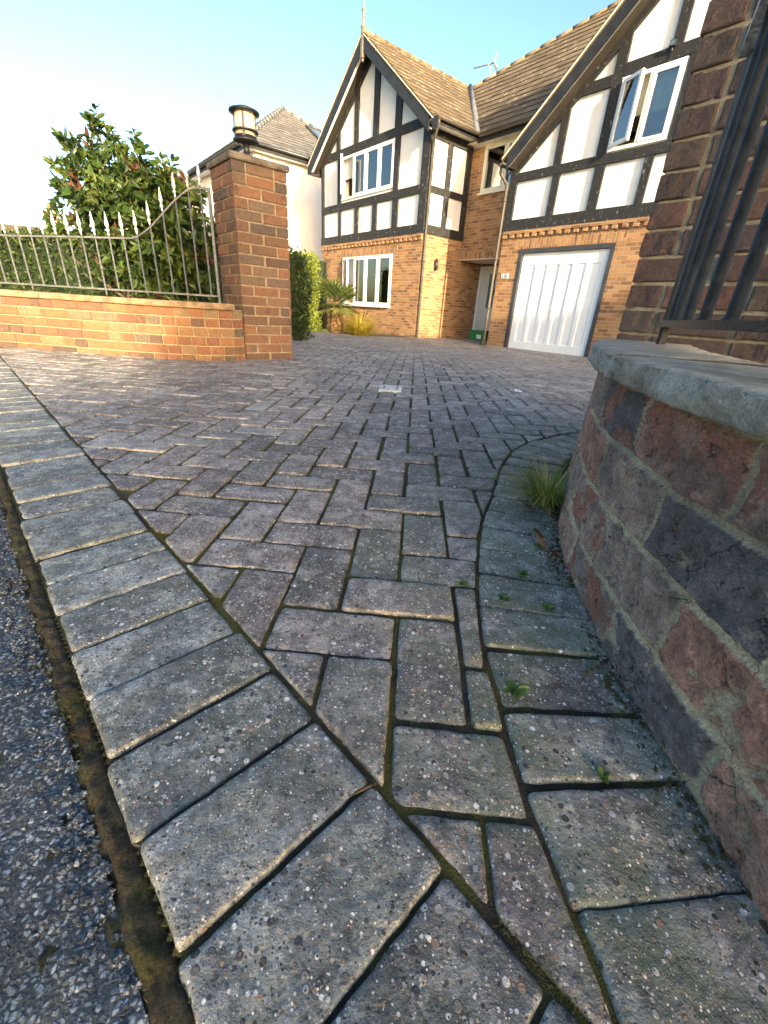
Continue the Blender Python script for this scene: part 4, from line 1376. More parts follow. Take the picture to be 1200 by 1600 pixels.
# --- white render panels
mb = MB()
wall_holes(mb, GS0 + 0.02, GS1 - 0.02, B0 + 0.021, 5.06, 0.022, 0.30, [(-7.42, -4.76, 3.85, 4.96)])
prism(mb, [(GS0 + 0.02, 5.061), (GS1 - 0.02, 5.061), (GC, zr(GC) - 0.10)], 0.022, 0.20)
prism_s(mb, [(0.30, B0 + 0.021), (1.6, B0 + 0.021), (1.6, 4.98), (0.30, 4.98)], GS1 - 0.3, GS1 - 0.022)
G0, GA = -1.00, 2.75
def z2(s): return 3.92 + 0.845 * (s + 1.12) if s <= GA else 3.92 + 0.845 * (2 * GA - s + 1.12)
wall_holes(mb, G0 + 0.02, 6.48, 2.571, 3.95, 0.522, 0.80, [(1.19, 2.27, 3.72, 3.95)])
# upper part of the garage gable, split round the window
zt = lambda s: z2(s) - 0.10
prism(mb, [(G0 + 0.02, 3.951), (1.19, 3.951), (1.19, zt(1.19)), (G0 + 0.02, zt(G0 + 0.02))], 0.522, 0.80)
prism(mb, [(1.19, 4.81), (2.27, 4.81), (2.27, zt(2.27)), (1.19, zt(1.19))], 0.522, 0.80)
prism(mb, [(2.27, 3.951), (6.48, 3.951), (6.48, zt(6.48)), (GA, zt(GA)), (2.27, zt(2.27))], 0.522, 0.80)
mb.build('render_panel', MAT['render'], house)

# --- timbers
def tv(mb, s, w, z0, z1, t=0.0, d=0.028): mb.box(s - w / 2, s + w / 2, t - d, t + 0.03, z0, z1)
def th(mb, s0, s1, z0, z1, t=0.0, d=0.034): mb.box(s0, s1, t - d, t + 0.03, z0, z1)
mb = MB()
th(mb, GS0 - 0.01, GS1 + 0.036, B0 + 0.001, B1, d=0.045)
th(mb, GS0, GS1 - 0.26, 3.58, 3.77); th(mb, GS0, GS1 - 0.26, 4.97, 5.17)
for s, w in ((-7.49, 0.14), (-6.53, 0.19), (-5.58, 0.21), (-4.61, 0.24)): tv(mb, s, w, B1 + 0.001, 3.579)
tv(mb, GS0 + 0.075, 0.15, B1 + 0.001, 5.3, d=0.030); 
mb.box(GS1 - 0.25, GS1 + 0.030, -0.037, 0.14, B1 + 0.001, 5.10)      # corner post, seen on both faces
for s, w in ((-7.53, 0.18), (-4.65, 0.20)): tv(mb, s, w, 3.771, 4.969)
for s, w in ((-7.60, 0.19), (-6.62, 0.20), (-5.67, 0.23), (-4.68, 0.25)): tv(mb, s, w, 5.171, zr(s) - 0.32)
for sg in (-1, 1):
    e = GC + sg * 2.62
    pl = [(e, zr(e) - 0.44), (GC, zr(GC) - 0.46), (GC, zr(GC) - 0.11), (e, zr(e) - 0.10)]
    if sg > 0: pl = [pl[1], pl[0], pl[3], pl[2]]
    prism(mb, pl, -0.040, 0.03)
# side face
def sh_(t0, t1, z0, z1, d=0.034): prism_s(mb, [(t0, z0), (t1, z0), (t1, z1), (t0, z1)], GS1 - 0.05, GS1 + d - 0.004)
sh_(-0.03, 1.60, B0 + 0.002, B1 - 0.002, 0.044); sh_(0.141, 1.42, 3.60, 3.75); sh_(0.141, 1.60, 4.72, 4.90, 0.036)
sh_(0.66, 0.84, B1, 3.60, 0.028); sh_(0.66, 0.84, 3.75, 4.72, 0.028); sh_(1.42, 1.60, B1, 4.72, 0.030)
mb.build('timber_frame', MAT['timber'], house)
mb = MB(); T5 = 0.5
th(mb, G0 - 0.035, 6.5, 2.572, 2.79, T5, 0.045); th(mb, G0 + 0.16, 6.4, 3.53, 3.69, T5)
mb.box(G0 - 0.03, G0 + 0.17, T5 - 0.037, T5 + 0.10, 2.791, 3.95)
for s, w in ((0.17, 0.17), (1.13, 0.20), (2.06, 0.15), (3.0, 0.18), (4.0, 0.18)): tv(mb, s, w, 2.791, 3.529, T5)
tv(mb, 0.13, 0.17, 3.691, z2(0.13) - 0.30, T5); tv(mb, 1.09, 0.20, 3.691, z2(1.09) - 0.30, T5)
th(mb, 0.35, 0.99, 4.73, 4.90, T5); th(mb, 1.19, 5.2, 4.82, 5.00, T5)
for s, w in ((2.03, 0.17), (2.9, 0.18), (3.6, 0.18)): tv(mb, s, w, 5.001, z2(s) - 0.30, T5)
tv(mb, 2.38, 0.16, 3.691, 4.819, T5); tv(mb, 3.4, 0.18, 3.691, 4.819, T5)
pl = [(G0 + 0.17, z2(G0 + 0.17) - 0.44), (GA, z2(GA) - 0.46), (GA, z2(GA) - 0.11), (G0 + 0.17, z2(G0 + 0.17) - 0.10)]
prism(mb, pl, T5 - 0.040, T5 + 0.03)
pl = [(GA, z2(GA) - 0.46), (6.4, z2(6.4) - 0.44), (6.4, z2(6.4) - 0.10), (GA, z2(GA) - 0.11)]
prism(mb, pl, T5 - 0.040, T5 + 0.03)
mb.build('timber_frame', MAT['timber'], house)

# --- roofs
def tiles(mb, o, e, g, gauge, rows, lf, rf, tw=0.33, lift=0.028):
    o = Vector(o); e = Vector(e).normalized(); g = Vector(g).normalized(); n = e.cross(g).normalized()
    if n.z < 0: n = -n
    for i in range(rows):
        d0, d1 = i * gauge, (i + 1) * gauge
        l0, r0, l1, r1 = lf(d0), rf(d0), lf(d1), rf(d1)
        lo, hi = min(l0, l1), max(r0, r1)
        k0 = math.floor(lo / tw) - 1; k1 = math.ceil(hi / tw) + 1
        for k in range(k0, k1):
            a = k * tw + (0.5 * tw if i % 2 else 0); b = a + tw - 0.004
            a0, b0, a1, b1 = min(max(a, l0), r0), min(max(b, l0), r0), min(max(a, l1), r1), min(max(b, l1), r1)
            if b0 - a0 < 0.004 and b1 - a1 < 0.004: continue
            z = lift + rnd.uniform(-0.004, 0.006); t = (rnd.random(), rnd.random(), rnd.random()); sk = rnd.uniform(-0.006, 0.006)
            p0, p1, p2, p3 = o + e * a0 + g * (d0 - 0.02 + sk) + n * z, o + e * b0 + g * (d0 - 0.02 + sk) + n * z, o + e * b1 + g * d1 + n * 0.008, o + e * a1 + g * d1 + n * 0.008
            q0, q1 = p0 - n * 0.026, p1 - n * 0.026
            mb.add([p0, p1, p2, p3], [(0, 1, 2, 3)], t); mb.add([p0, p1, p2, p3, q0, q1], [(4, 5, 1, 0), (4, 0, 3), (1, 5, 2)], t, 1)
def slab(mb, pts, n, th_, mi=0):
    n = Vector(n).normalized(); pts = [Vector(p) for p in pts]; k = len(pts)
    vs = pts + [p - n * th_ for p in pts]
    fs = [tuple(range(k)), tuple(reversed(range(k, 2 * k)))] + [(j, k + j, k + (j + 1) % k, (j + 1) % k) for j in range(k)]
    mb.add(vs, fs, 0.3, mi)

rf_root = MB()
TV = -0.36                                        # verge line of the front gable
# front gable: right slope (eave s=-2.96) and left slope
for sg in (1, -1):
    ev = GC + sg * 3.0; ze = zr(ev)
    o = (ev, TV, ze); g = (-sg, 0, KR); L = 3.0 * math.sqrt(1 + KR * KR)
    if sg > 0:
        fl = lambda d: 0.0
        fr_ = lambda d: (1.46 + (3.98 - 1.46) * min(1, d / L)) - TV
        e = (0, 1, 0)
    else:
        fl = lambda d: 0.0
        fr_ = lambda d: 5.2 - TV
        e = (0, 1, 0)
    rows = 14
    tiles(rf_root, o, e, g, L / rows, rows, fl, fr_)
    nn = Vector((sg * KR, 0, 1)).normalized()
    endt = 1.46 if sg > 0 else 5.2; endr = 3.98 if sg > 0 else 5.2
    slab(rf_root, [(ev, TV, ze), (ev, endt, ze), (GC, endr, ZR), (GC, TV, ZR)] if sg > 0 else [(ev, TV, ze), (GC, TV, ZR), (GC, endr, ZR), (ev, endt, ze)], nn, 0.06)
# main roof
KM = 0.854; T0, Z0 = 1.30, 4.985
Lm = math.sqrt(1 + KM * KM)
def main_left(d):
    t = T0 + d / Lm
    if t < 1.46: return -3.1
    if t < 4.0: return -3.1 - (t - 1.46) * (2.86 / 2.54)
    return -5.96 + (t - 4.0) * 2.45
rows = 24
tiles(rf_root, (0, T0, Z0), (1, 0, 0), (0, 1, KM), 5.7 * Lm / rows, rows, main_left, lambda d: 8.0)
nm = Vector((0, -KM, 1)).normalized()
zm = lambda t: Z0 + KM * (t - T0)
slab(rf_root, [(-3.1, T0, Z0), (8, T0, Z0), (8, 7.0, zm(7.0)), (1.39, 7.0, zm(7.0)), (-5.96, 4.0, zm(4.0)), (-3.1, 1.46, zm(1.46))], nm, 0.06)
slab(rf_root, [(1.39, 7.0, zm(7) - .02), (-6.0, 12.6, 5.0), (-9.0, 6.0, 5.0), (-5.96, 4.0, zm(4.0) - .02)], (-0.5, 0.3, 1), 0.06)
slab(rf_root, [(1.39, 7.0, zm(7)), (8, 7.0, zm(7)), (8, 12.6, 5.0), (-6, 12.6, 5.0)], (0, 0.85, 1), 0.06)
# garage gable
LG = (GA + 1.12) * math.sqrt(1 + 0.845 ** 2)
for sg in (-1, 1):
    ev = GA + sg * (GA + 1.12)
    rows = 18
    o = (ev, 0.14, z2(ev)); g = (-sg, 0, 0.845)
    tiles(rf_root, o, (0, 1, 0), g, LG / rows, rows, lambda d: 0.0, lambda d: 1.6 + d * 0.75)
    nn = Vector((sg * 0.845, 0, 1)).normalized()
    slab(rf_root, [(ev, 0.14, z2(ev)), (ev, 1.74, z2(ev)), (GA, 5.6, z2(GA)), (GA, 0.14, z2(GA))] if sg > 0 else [(ev, 0.14, z2(ev)), (GA, 0.14, z2(GA)), (GA, 5.6, z2(GA)), (ev, 1.74, z2(ev))], nn, 0.06)
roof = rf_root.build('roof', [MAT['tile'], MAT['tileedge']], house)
# ridge tiles, hip tiles, valley lead
mb = MB()
def ridge(p, q, r=0.10, L=0.42):
    p = Vector(p); q = Vector(q); n = max(1, int((q - p).length / L))
    for k in range(n):
        a, b = p.lerp(q, k / n), p.lerp(q, (k + 1) / n - 0.012 / (q - p).length)
        mb.tube([a, b], [r * 1.03, r * 0.97], 10, (rnd.random(), 0, 0), smooth=True)
ridge((GC, TV, ZR + 0.01), (GC, 3.9, ZR + 0.01), 0.062); ridge((-5.96, 4.0, zm(4.0) + 0.0), (1.39, 7.0, zm(7.0) + 0.0), 0.068)
ridge((1.39, 7.0, zm(7.0)), (8, 7.0, zm(7.0)))
mb.build('ridge_tile', MAT['tile'], roof)
mb = MB()
a, b = Vector((-3.06, 1.40, 5.06)), Vector((-5.93, 3.95, 7.36))
mb.tube([a, b], 0.075, 8); mb.build('valley_flashing', MAT['lead'], roof)
mb = MB(); mb.tube([(-5.90, 5.0, 5.9), (-5.90, 5.0, 8.62)], 0.022, 6)
# --- barge boards and soffits
def rake(mb, sA, zA, sB, zB, dn, up, t0, t1):
    pl = [(sA, zA - dn), (sB, zB - dn), (sB, zB + up), (sA, zA + up)]
    if sA > sB: pl = [pl[1], pl[0], pl[3], pl[2]]
    prism(mb, pl, t0, t1)
for sg in (-1, 1):
    e = GC + sg * 2.86
    bb = MB(); rake(bb, e, zr(e), GC, zr(GC), 0.36, -0.05, -0.355, -0.325); bb.build('barge_board', MAT['darkfascia'], house)
for sg in (-1, 1):
    e = GA + sg * (GA + 0.95)
    bb = MB(); rake(bb, e, z2(e), GA, z2(GA), 0.36, -0.05, 0.145, 0.175); bb.build('barge_board', MAT['darkfascia'], house)
for sg in (-1, 1):
    vb = MB(); e = GC + sg * 3.0; rake(vb, e, zr(e), GC, zr(GC), 0.040, -0.018, -0.372, -0.31); vb.build('verge_strip', MAT['cream'], house)
    vb = MB(); e = GA + sg * (GA + 1.08); rake(vb, e, z2(e), GA, z2(GA), 0.040, -0.016, 0.122, 0.19); vb.build('verge_strip', MAT['cream'], house)
sf = MB()
for sg in (-1, 1):
    for (m0, a0, a1) in (('upvc', 0.0, 0.34), ('soffitbrown', 0.345, 1.0)):
        w1, w2 = (-0.324, 0.282), (0.176, 0.282)
        s_1 = MB(); e = GC + sg * 2.84; rake(s_1, e, zr(e), GC, zr(GC), 0.315, -0.29, w1[0] + w1[1] * a0, w1[0] + w1[1] * a1); s_1.build('rake_soffit', MAT[m0], house)
        s_1 = MB(); e = GA + sg * (GA + 0.93); rake(s_1, e, z2(e), GA, z2(GA), 0.315, -0.29, w2[0] + w2[1] * a0 * 0.5, w2[0] + w2[1] * (a1 if a1 == 1.0 else a1 * 0.5)); s_1.build('rake_soffit', MAT[m0], house)
# eave soffits (cream boards) and fascias
sf.box(GS1 + 0.042, -2.985, -0.32, 1.58, 4.905, 4.93)
sf.box(-3.33, 0.6, 1.34, 1.585, 4.84, 4.868)
sf.box(-3.33, -1.0, 1.575, 1.598, 4.80, 4.839)
sf.build('soffit', MAT['cream'], house)
for q in ((-2.984, -2.955, -0.33, 1.40, 4.86, 5.01), (-2.94, 1.0, 1.30, 1.335, 4.80, 4.99), (-2.985, -2.78, -0.352, -0.328, 4.70, 4.93), (GC - 3.02, GC - 2.87, -0.35, 4, 4.70, 4.93)):
    fa = MB(); fa.box(*q); fa.build('fascia', MAT['darkfascia'], house)
# gutters: half-round, and downpipes with brackets
gu = MB()
def half_gutter(p, q, r=0.06):
    p = Vector(p); q = Vector(q); d = (q - p).normalized(); u = d.cross(Vector((0, 0, 1))).normalized(); n = 9; vs = []
    for a in (p, q):
        for rr in (r, r - 0.008):
            for k in range(n + 1):
                th_ = math.pi * k / n; vs.append(a + u * rr * math.cos(th_) - Vector((0, 0, 1)) * rr * math.sin(th_))
    m_ = n + 1; fs = []
    for k in range(n):
        fs.append((k, k + 1, 2 * m_ + k + 1, 2 * m_ + k)); fs.append((m_ + k + 1, m_ + k, 3 * m_ + k, 3 * m_ + k + 1))
        fs.append((k + 1, k, m_ + k, m_ + k + 1)); fs.append((2 * m_ + k, 2 * m_ + k + 1, 3 * m_ + k + 1, 3 * m_ + k))
    fs.append((0, 2 * m_, 3 * m_, m_)); fs.append((n, m_ + n, 3 * m_ + n, 2 * m_ + n))
    gu.add(vs, fs, smooth=True)
half_gutter((-2.89, -0.34, 4.975), (-2.89, 1.32, 4.975)); half_gutter((-2.82, 1.235, 4.94), (1.0, 1.235, 4.94))
half_gutter((-1.17, 0.15, 3.86), (-1.17, 1.6, 3.86), 0.05)
gu.build('gutter', MAT['gutter'], house)
def downpipe(pts, label, r=0.034):
    mb_ = MB(); mb_.tube(pts, r, 10)
    for z in (0.9, 2.0, 3.2, 4.3):
        for a, b in zip(pts, pts[1:]):
            if b[2] < z < a[2] and abs(a[0] - b[0]) < 0.02:
                mb_.tube([(a[0], a[1], z - 0.025), (a[0], a[1], z + 0.025)], r * 1.3, 10)
    o = mb_.build('downpipe', MAT['gutter'], house, label=label)
    return o
downpipe([(-2.90, -0.20, 4.93), (-2.90, -0.20, 4.84), (-3.22, -0.02, 4.60), (-3.265, 0.02, 4.5), (-3.265, 0.02, 0.10), (-3.21, -0.04, 0.03)], 'brown downpipe at the front corner of the left gable')
downpipe([(-1.16, 0.24, 3.82), (-1.16, 0.24, 3.70), (-1.075, 0.44, 3.50), (-1.075, 0.44, 0.10), (-1.075, 0.36, 0.03)], 'brown downpipe beside the porch at the garage corner', 0.036)

# --- windows
window(house, -7.42, -4.76, 3.85, 4.96, 0.0, 4, open_first=0, hinge_deg=34, blind=('blueblind', 0.5), sill=False, label='upper white window of the left gable with its first casement open')
window(house, -7.27, -4.61, 0.81, 2.23, 0.0, 4, open_first=0, hinge_deg=20, blind=('blueblind', 0.55), label='ground floor white window with cream curtains', curtain=True)
window(house, -2.88, -1.42, 3.75, 4.80, 1.60, 2, mat='cream', label='small cream window above the porch')
window(house, 1.19, 2.27, 3.72, 4.81, 0.5, 2, open_first=0, hinge_deg=24, blind=('blind', 0.55), sill=False, label='upper white window over the garage with one casement open')

# --- garage door
mb = MB()
mb.box(-0.45, -0.36, 0.49, 0.62, -0.05, 2.10); mb.box(1.75, 1.84, 0.49, 0.62, -0.05, 2.10); mb.box(-0.45, 1.84, 0.488, 0.62, 2.101, 2.18)
gf = mb.build('garage_frame', MAT['anthracite'], house)
def garage_door():
    s0, s1, z0, z1, t = -0.355, 1.745, 0.0, 2.095, 0.56
    mb = MB(); W_ = s1 - s0
    n = 6; marg = 0.15; gapw = 0.085; pw = (W_ - 2 * marg - (n - 1) * gapw) / n
    zb, ztp = z0 + 0.17, z1 - 0.24
    xs = []
    for k in range(n): a = s0 + marg + k * (pw + gapw); xs.append((a, a + pw))
    # frame of the panel field: stiles and rails at face depth, panels sunk 18 mm with sloping edges; the middle pair arched
    def face(a, b, c, d): mb.add([(a, t, c), (b, t, c), (b, t, d), (a, t, d)], [(0, 1, 2, 3)])
    face(s0, s1, z0, zb)
    cuts = [s0] + [v for x in xs for v in x] + [s1]
    for k in range(0, len(cuts), 2): face(cuts[k], cuts[k + 1], zb, ztp)
    face(s0, s1, ztp + 0.0, z1)
    dpt = 0.022; bv = 0.022
    for k, (a, b) in enumerate(xs):
        o = [(a, zb), (b, zb), (b, ztp), (a, ztp)]
        top_in = ztp - bv
        i_ = [(a + bv, zb + bv), (b - bv, zb + bv)]
        if k in (2, 3):
            arcp = []
            cxx = a + bv if k == 3 else b - bv; rr = pw - 2 * bv
            for q in range(7):
                an = math.pi / 2 * q / 6
                if k == 2: pass
                arcp.append((b - bv - 0.045 * (1 - math.cos(an)) , top_in - 0.045 * (1 - math.sin(an))))
            i_ = i_ + [(b - bv, top_in - 0.06), (b - bv - 0.02, top_in - 0.02), (b - bv - 0.06, top_in), (a + bv, top_in)]
            vs = [(x, t, z) for x, z in o] + [(x, t + dpt, z) for x, z in i_]
            fs = [(0, 1, 5, 4), (1, 2, 7, 6, 5), (2, 3, 9, 8, 7), (3, 0, 4, 9), (4, 5, 6, 7, 8, 9)]
        else:
            i_ = i_ + [(b - bv, top_in), (a + bv, top_in)]
            vs = [(x, t, z) for x, z in o] + [(x, t + dpt, z) for x, z in i_]
            fs = [(0, 1, 5, 4), (1, 2, 6, 5), (2, 3, 7, 6), (3, 0, 4, 7), (4, 5, 6, 7)]
        mb.add(vs, fs)
    mb.box(s0, s1, t + 0.03, t + 0.05, z0, z1)
    d = mb.build('garage_door', MAT['garage'], house)
    h = MB(); h.box(0.66, 0.74, t - 0.03, t - 0.001, 0.90, 0.925); h.build('handle', MAT['garage'], d)
garage_door()

# --- porch: door, frame, ceiling
mb = MB()
mb.box(-3.345, -3.26, 2.60, 2.70, 0.0, 2.11); mb.box(-2.39, -2.305, 2.60, 2.70, 0.0, 2.11); mb.box(-3.259, -2.391, 2.60, 2.70, 2.04, 2.11)
df = mb.build('door_frame', MAT['upvc'], house)
mb = MB(); t = 2.63
mb.box(-3.255, -2.395, t, t + 0.05, 0.02, 2.035)
d = mb.build('front_door', MAT['doorpaint'], house)
mb = MB(); mb.box(-2.94, -2.70, t - 0.008, t - 0.001, 0.95, 1.90); mb.build('door_glass', MAT['skylight'], d)
mb = MB(); mb.box(-3.10, -2.55, t - 0.006, t - 0.001, 0.25, 0.80); mb.build('door_panel', MAT['doorpaint'], d)
mb = MB()
ringp = [(-2.62 + 0.06 * math.cos(a), t - 0.03, 1.38 + 0.06 * math.sin(a)) for a in [k * math.pi / 8 for k in range(17)]]
mb.tube(ringp, 0.018, 6); mb.build('door_knocker', MAT['black'], d)
mb = MB(); mb.box(GS1 + 0.003, -1.0, 1.585, 2.60, 2.172, 2.193); mb.build('porch_ceiling', MAT['cream'], house)

# --- small fittings
mb = MB(); s = GS1 + 0.005
mb.box(s, s + 0.06, 0.52, 0.60, 1.86, 2.06); mb.tube([(s + 0.07, 0.56, 1.82), (s + 0.07, 0.56, 2.10)], 0.045, 10)
mb.build('wall_lamp', MAT['black'], house)
mb = MB(); mb.box(-0.86, -0.66, 0.485, 0.499, 1.58, 1.68)
pl_ = mb.build('number_plate', MAT['paper'], house)
def strokes(mb_, ch, x, z, w, h, t0, t1, th_=0.012):
    seg = {'1': [((.5, 0), (.5, 1))], '3': [((0, 1), (1, 1)), ((0, .5), (1, .5)), ((0, 0), (1, 0)), ((1, 0), (1, 1))]}[ch]
    for (a, b) in seg:
        mb_.box(x + a[0] * w - th_ / 2 if a[0] == b[0] else x + min(a[0], b[0]) * w, x + a[0] * w + th_ / 2 if a[0] == b[0] else x + max(a[0], b[0]) * w, t0, t1,
                z + a[1] * h - th_ / 2 if a[1] == b[1] else z + min(a[1], b[1]) * h, z + a[1] * h + th_ / 2 if a[1] == b[1] else z + max(a[1], b[1]) * h)
mb = MB()
for k, ch in enumerate('131'): strokes(mb, ch, -0.835 + k * 0.058, 1.598, 0.036, 0.064, 0.480 - k * 0.0005, 0.4845)
mb.build('numeral', MAT['black'], pl_)
mb = MB(); mb.box(1.93, 2.02, 0.40, 0.47, 4.98, 5.06); mb.box(1.955, 1.995, 0.455, 0.50, 4.84, 4.95)
mb.tube([(1.975, 0.43, 4.98), (1.975, 0.47, 4.90)], 0.016, 8)
sl_ = mb.build('security_light', MAT['black'], house)
mb = MB(); mb.box(1.94, 2.01, 0.393, 0.3995, 4.99, 5.05); mb.build('lens', MAT['skylight'], sl_)
# finial
mb = MB()
mb.box(GC - 0.05, GC + 0.05, -0.375, -0.29, ZR - 0.52, ZR + 0.06)
mb.lathe([(0.055, ZR + 0.06), (0.068, ZR + 0.10), (0.040, ZR + 0.13), (0.034, ZR + 0.36), (0.055, ZR + 0.39), (0.058, ZR + 0.42), (0.024, ZR + 0.46), (0.016, ZR + 0.62), (0.003, ZR + 0.86)], GC, -0.33, 12)
mb.lathe([(0.004, ZR - 0.60), (0.030, ZR - 0.575), (0.036, ZR - 0.545), (0.030, ZR - 0.515)], GC, -0.33, 12)
mb.build('finial', simple('weathered_finial', (0.17, 0.15, 0.13), 0.8, 0.4, 20), house)

# aerial on the roof: a thing of its own
def aerial():
    c = Vector((-5.42, 4.22, zm(4.22) + 0.03))
    root = bpy.data.objects.new('television_aerial', None); C.objects.link(root)
    Mh = Matrix.Translation(Vector(HG)) @ Matrix.Rotation(R_(-49.5), 4, 'Z')
    root.matrix_world = Matrix.Translation(Mh @ c)
    tag(root, 'pale metal television aerial standing on the roof ridge against the sky', 'aerial')
    mb = MB(); mb.tube([(0, 0, -0.35), (0, 0, 0.40)], 0.018, 8); mb.build('mast', MAT['alu'], root)
    d = Vector((-0.86, 0.12, -0.16)).normalized()
    b = Vector((0, 0, 0.34))
    mb = MB(); mb.bar(b - d * 0.10, b + d * 0.54, 0.026, 0.026)
    side = d.cross(Vector((0, 0, 1))).normalized()
    for k in range(12):
        p = b + d * (0.09 + 0.037 * k); mb.tube([p - side * 0.10, p + side * 0.10], 0.006, 5)
    mb.build('boom', MAT['lead'], root)
    mb = MB()
    u = side.cross(d)
    for sgn in (-1, 1):
        p = b - d * 0.08
        mb.add([p - side * 0.16, p + side * 0.16, p + side * 0.16 + u * 0.17 * sgn - d * 0.10, p - side * 0.16 + u * 0.17 * sgn - d * 0.10,
                p - side * 0.16 - d * 0.01, p + side * 0.16 - d * 0.01, p + side * 0.16 + u * 0.17 * sgn - d * 0.11, p - side * 0.16 + u * 0.17 * sgn - d * 0.11],
               [(0, 1, 2, 3), (7, 6, 5, 4), (0, 4, 5, 1), (1, 5, 6, 2), (2, 6, 7, 3), (3, 7, 4, 0)])
    mb.build('reflector', MAT['upvc'], root)
aerial()
# ================================================================ NEIGHBOURS
MH = Matrix.Translation(Vector(HG)) @ Matrix.Rotation(R_(-49.5), 4, 'Z')
def neighbour():
    o = Vector((-16.0, 2.4, 0))
    root = empty('neighbour_house', MH @ o, 'white rendered house with a grey hipped roof and skylight, behind the gate pillar', 'house', R_(-49.5))
    ez = 5.2 + 0.68; az = 7.95 + 0.68
    # walls: right face at s=-11.8, front face at t=-1.0 (local coordinates relative to o)
    mb = MB(); x0, x1, y0, y1 = -8.0, 4.2, -3.4, 3.5
    mb.box(x0, x1, y0, y1, -0.3, ez - 0.05)
    mb.build('wall', MAT['nrender'], root)
    rf = MB()
    ex0, ex1, ey0, ey1 = -8.5, 4.6, -3.85, 3.9
    apR, apL = Vector((0.0, 0.03, az)), Vector((-4.0, 0.03, az))
    c = [Vector((ex0, ey0, ez)), Vector((ex1, ey0, ez)), Vector((ex1, ey1, ez)), Vector((ex0, ey1, ez))]
    def slope(p, q, r, s_, rows=18):
        e = (q - p).normalized(); W_ = (q - p).length
        mid = s_ if s_ is not None else r
        a_in, b_in = (r - p), (mid - p)
        al = a_in.dot(e); bl = b_in.dot(e)
        gv = a_in - e * al; L = gv.length
        tiles(rf, p, e, gv, L / rows, rows, lambda d: al * d / L, lambda d: W_ + (bl - W_) * d / L, 0.33, 0.03)
    slope(c[1], c[2], apR, None); slope(c[0], c[1], apL, apR)
    for pts in ((c[1], c[2], apR), (c[0], c[1], apR, apL), (c[2], c[3], apL, apR), (c[3], c[0], apL)):
        n = (pts[1] - pts[0]).cross(pts[2] - pts[0]); slab(rf, pts, n if n.z > 0 else -n, 0.05)
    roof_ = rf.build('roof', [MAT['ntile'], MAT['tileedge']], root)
    mb = MB()
    for a, b in ((c[1], apR), (c[2], apR), (apL, apR)):
        a = a + Vector((0, 0, 0.03)); b = b + Vector((0, 0, 0.05)); n = 14
        for k in range(n):
            mb.tube([a.lerp(b, k / n), a.lerp(b, (k + 0.96) / n)], 0.085, 8, (rnd.random(), 0, 0))
    mb.build('hip_tile', MAT['ntile'], roof_)
    mb = MB()
    mb.box(ex0 + 0.1, ex1 - 0.06, ey0 + 0.04, ey0 + 0.08, ez - 0.22, ez - 0.02); mb.box(ex1 - 0.08, ex1 - 0.04, ey0 + 0.1, ey1 - 0.1, ez - 0.22, ez - 0.02)
    mb.build('fascia', MAT['darkfascia'], root)
    mb = MB()
    mb.box(4.21, ex1 - 0.09, ey0 + 0.1, ey1 - 0.1, ez - 0.20, ez - 0.17); mb.box(ex0 + .1, 4.205, ey0 + 0.09, -3.41, ez - 0.20, ez - 0.17)
    mb.build('soffit', MAT['upvc'], root)
    mb = MB()
    for p, q in ((Vector((ex0, ey0 - 0.04, ez - 0.05)), Vector((ex1 + 0.08, ey0 - 0.04, ez - 0.05))), (Vector((ex1 + 0.04, ey0 - 0.08, ez - 0.05)), Vector((ex1 + 0.04, ey1, ez - 0.05)))):
        mb.tube([p, q], 0.06, 8)
    mb.build('gutter', MAT['black'], root)
    mb = MB(); mb.tube([(4.28, 2.95, ez - 0.3), (4.28, 2.95, 0.0)], 0.04, 8); mb.build('downpipe', MAT['upvc'], root)
    # skylight lying in the right-hand slope
    kk = (az - ez) / 4.6; n = Vector((kk, 0, 1)).normalized(); g = Vector((-1, 0, kk)).normalized(); e = Vector((0, 1, 0))
    def S(u, v, h): return Vector((ex1, 0.05, ez)) + g * u + e * v + n * h
    mb = MB()
    u0, u1, v0, v1 = 2.45, 3.75, 0.35, 1.25
    for (a, b, c_, d) in ((u0, u0 + 0.09, v0, v1), (u1 - 0.09, u1, v0, v1), (u0 + 0.09, u1 - 0.09, v0, v0 + 0.09), (u0 + 0.09, u1 - 0.09, v1 - 0.09, v1)):
        mb.hexa([S(a, c_, 0), S(a, d, 0), S(b, d, 0), S(b, c_, 0), S(a, c_, 0.11), S(a, d, 0.11), S(b, d, 0.11), S(b, c_, 0.11)])
    sk = mb.build('skylight', MAT['anthracite'], root)
    mb = MB(); mb.hexa([S(u0 + .08, v0 + .08, 0), S(u0 + .08, v1 - .08, 0), S(u1 - .08, v1 - .08, 0), S(u1 - .08, v0 + .08, 0), S(u0 + .08, v0 + .08, 0.08), S(u0 + .08, v1 - .08, 0.08), S(u1 - .08, v1 - .08, 0.08), S(u1 - .08, v0 + .08, 0.08)])
    mb.build('pane', MAT['skylight'], sk)
neighbour()

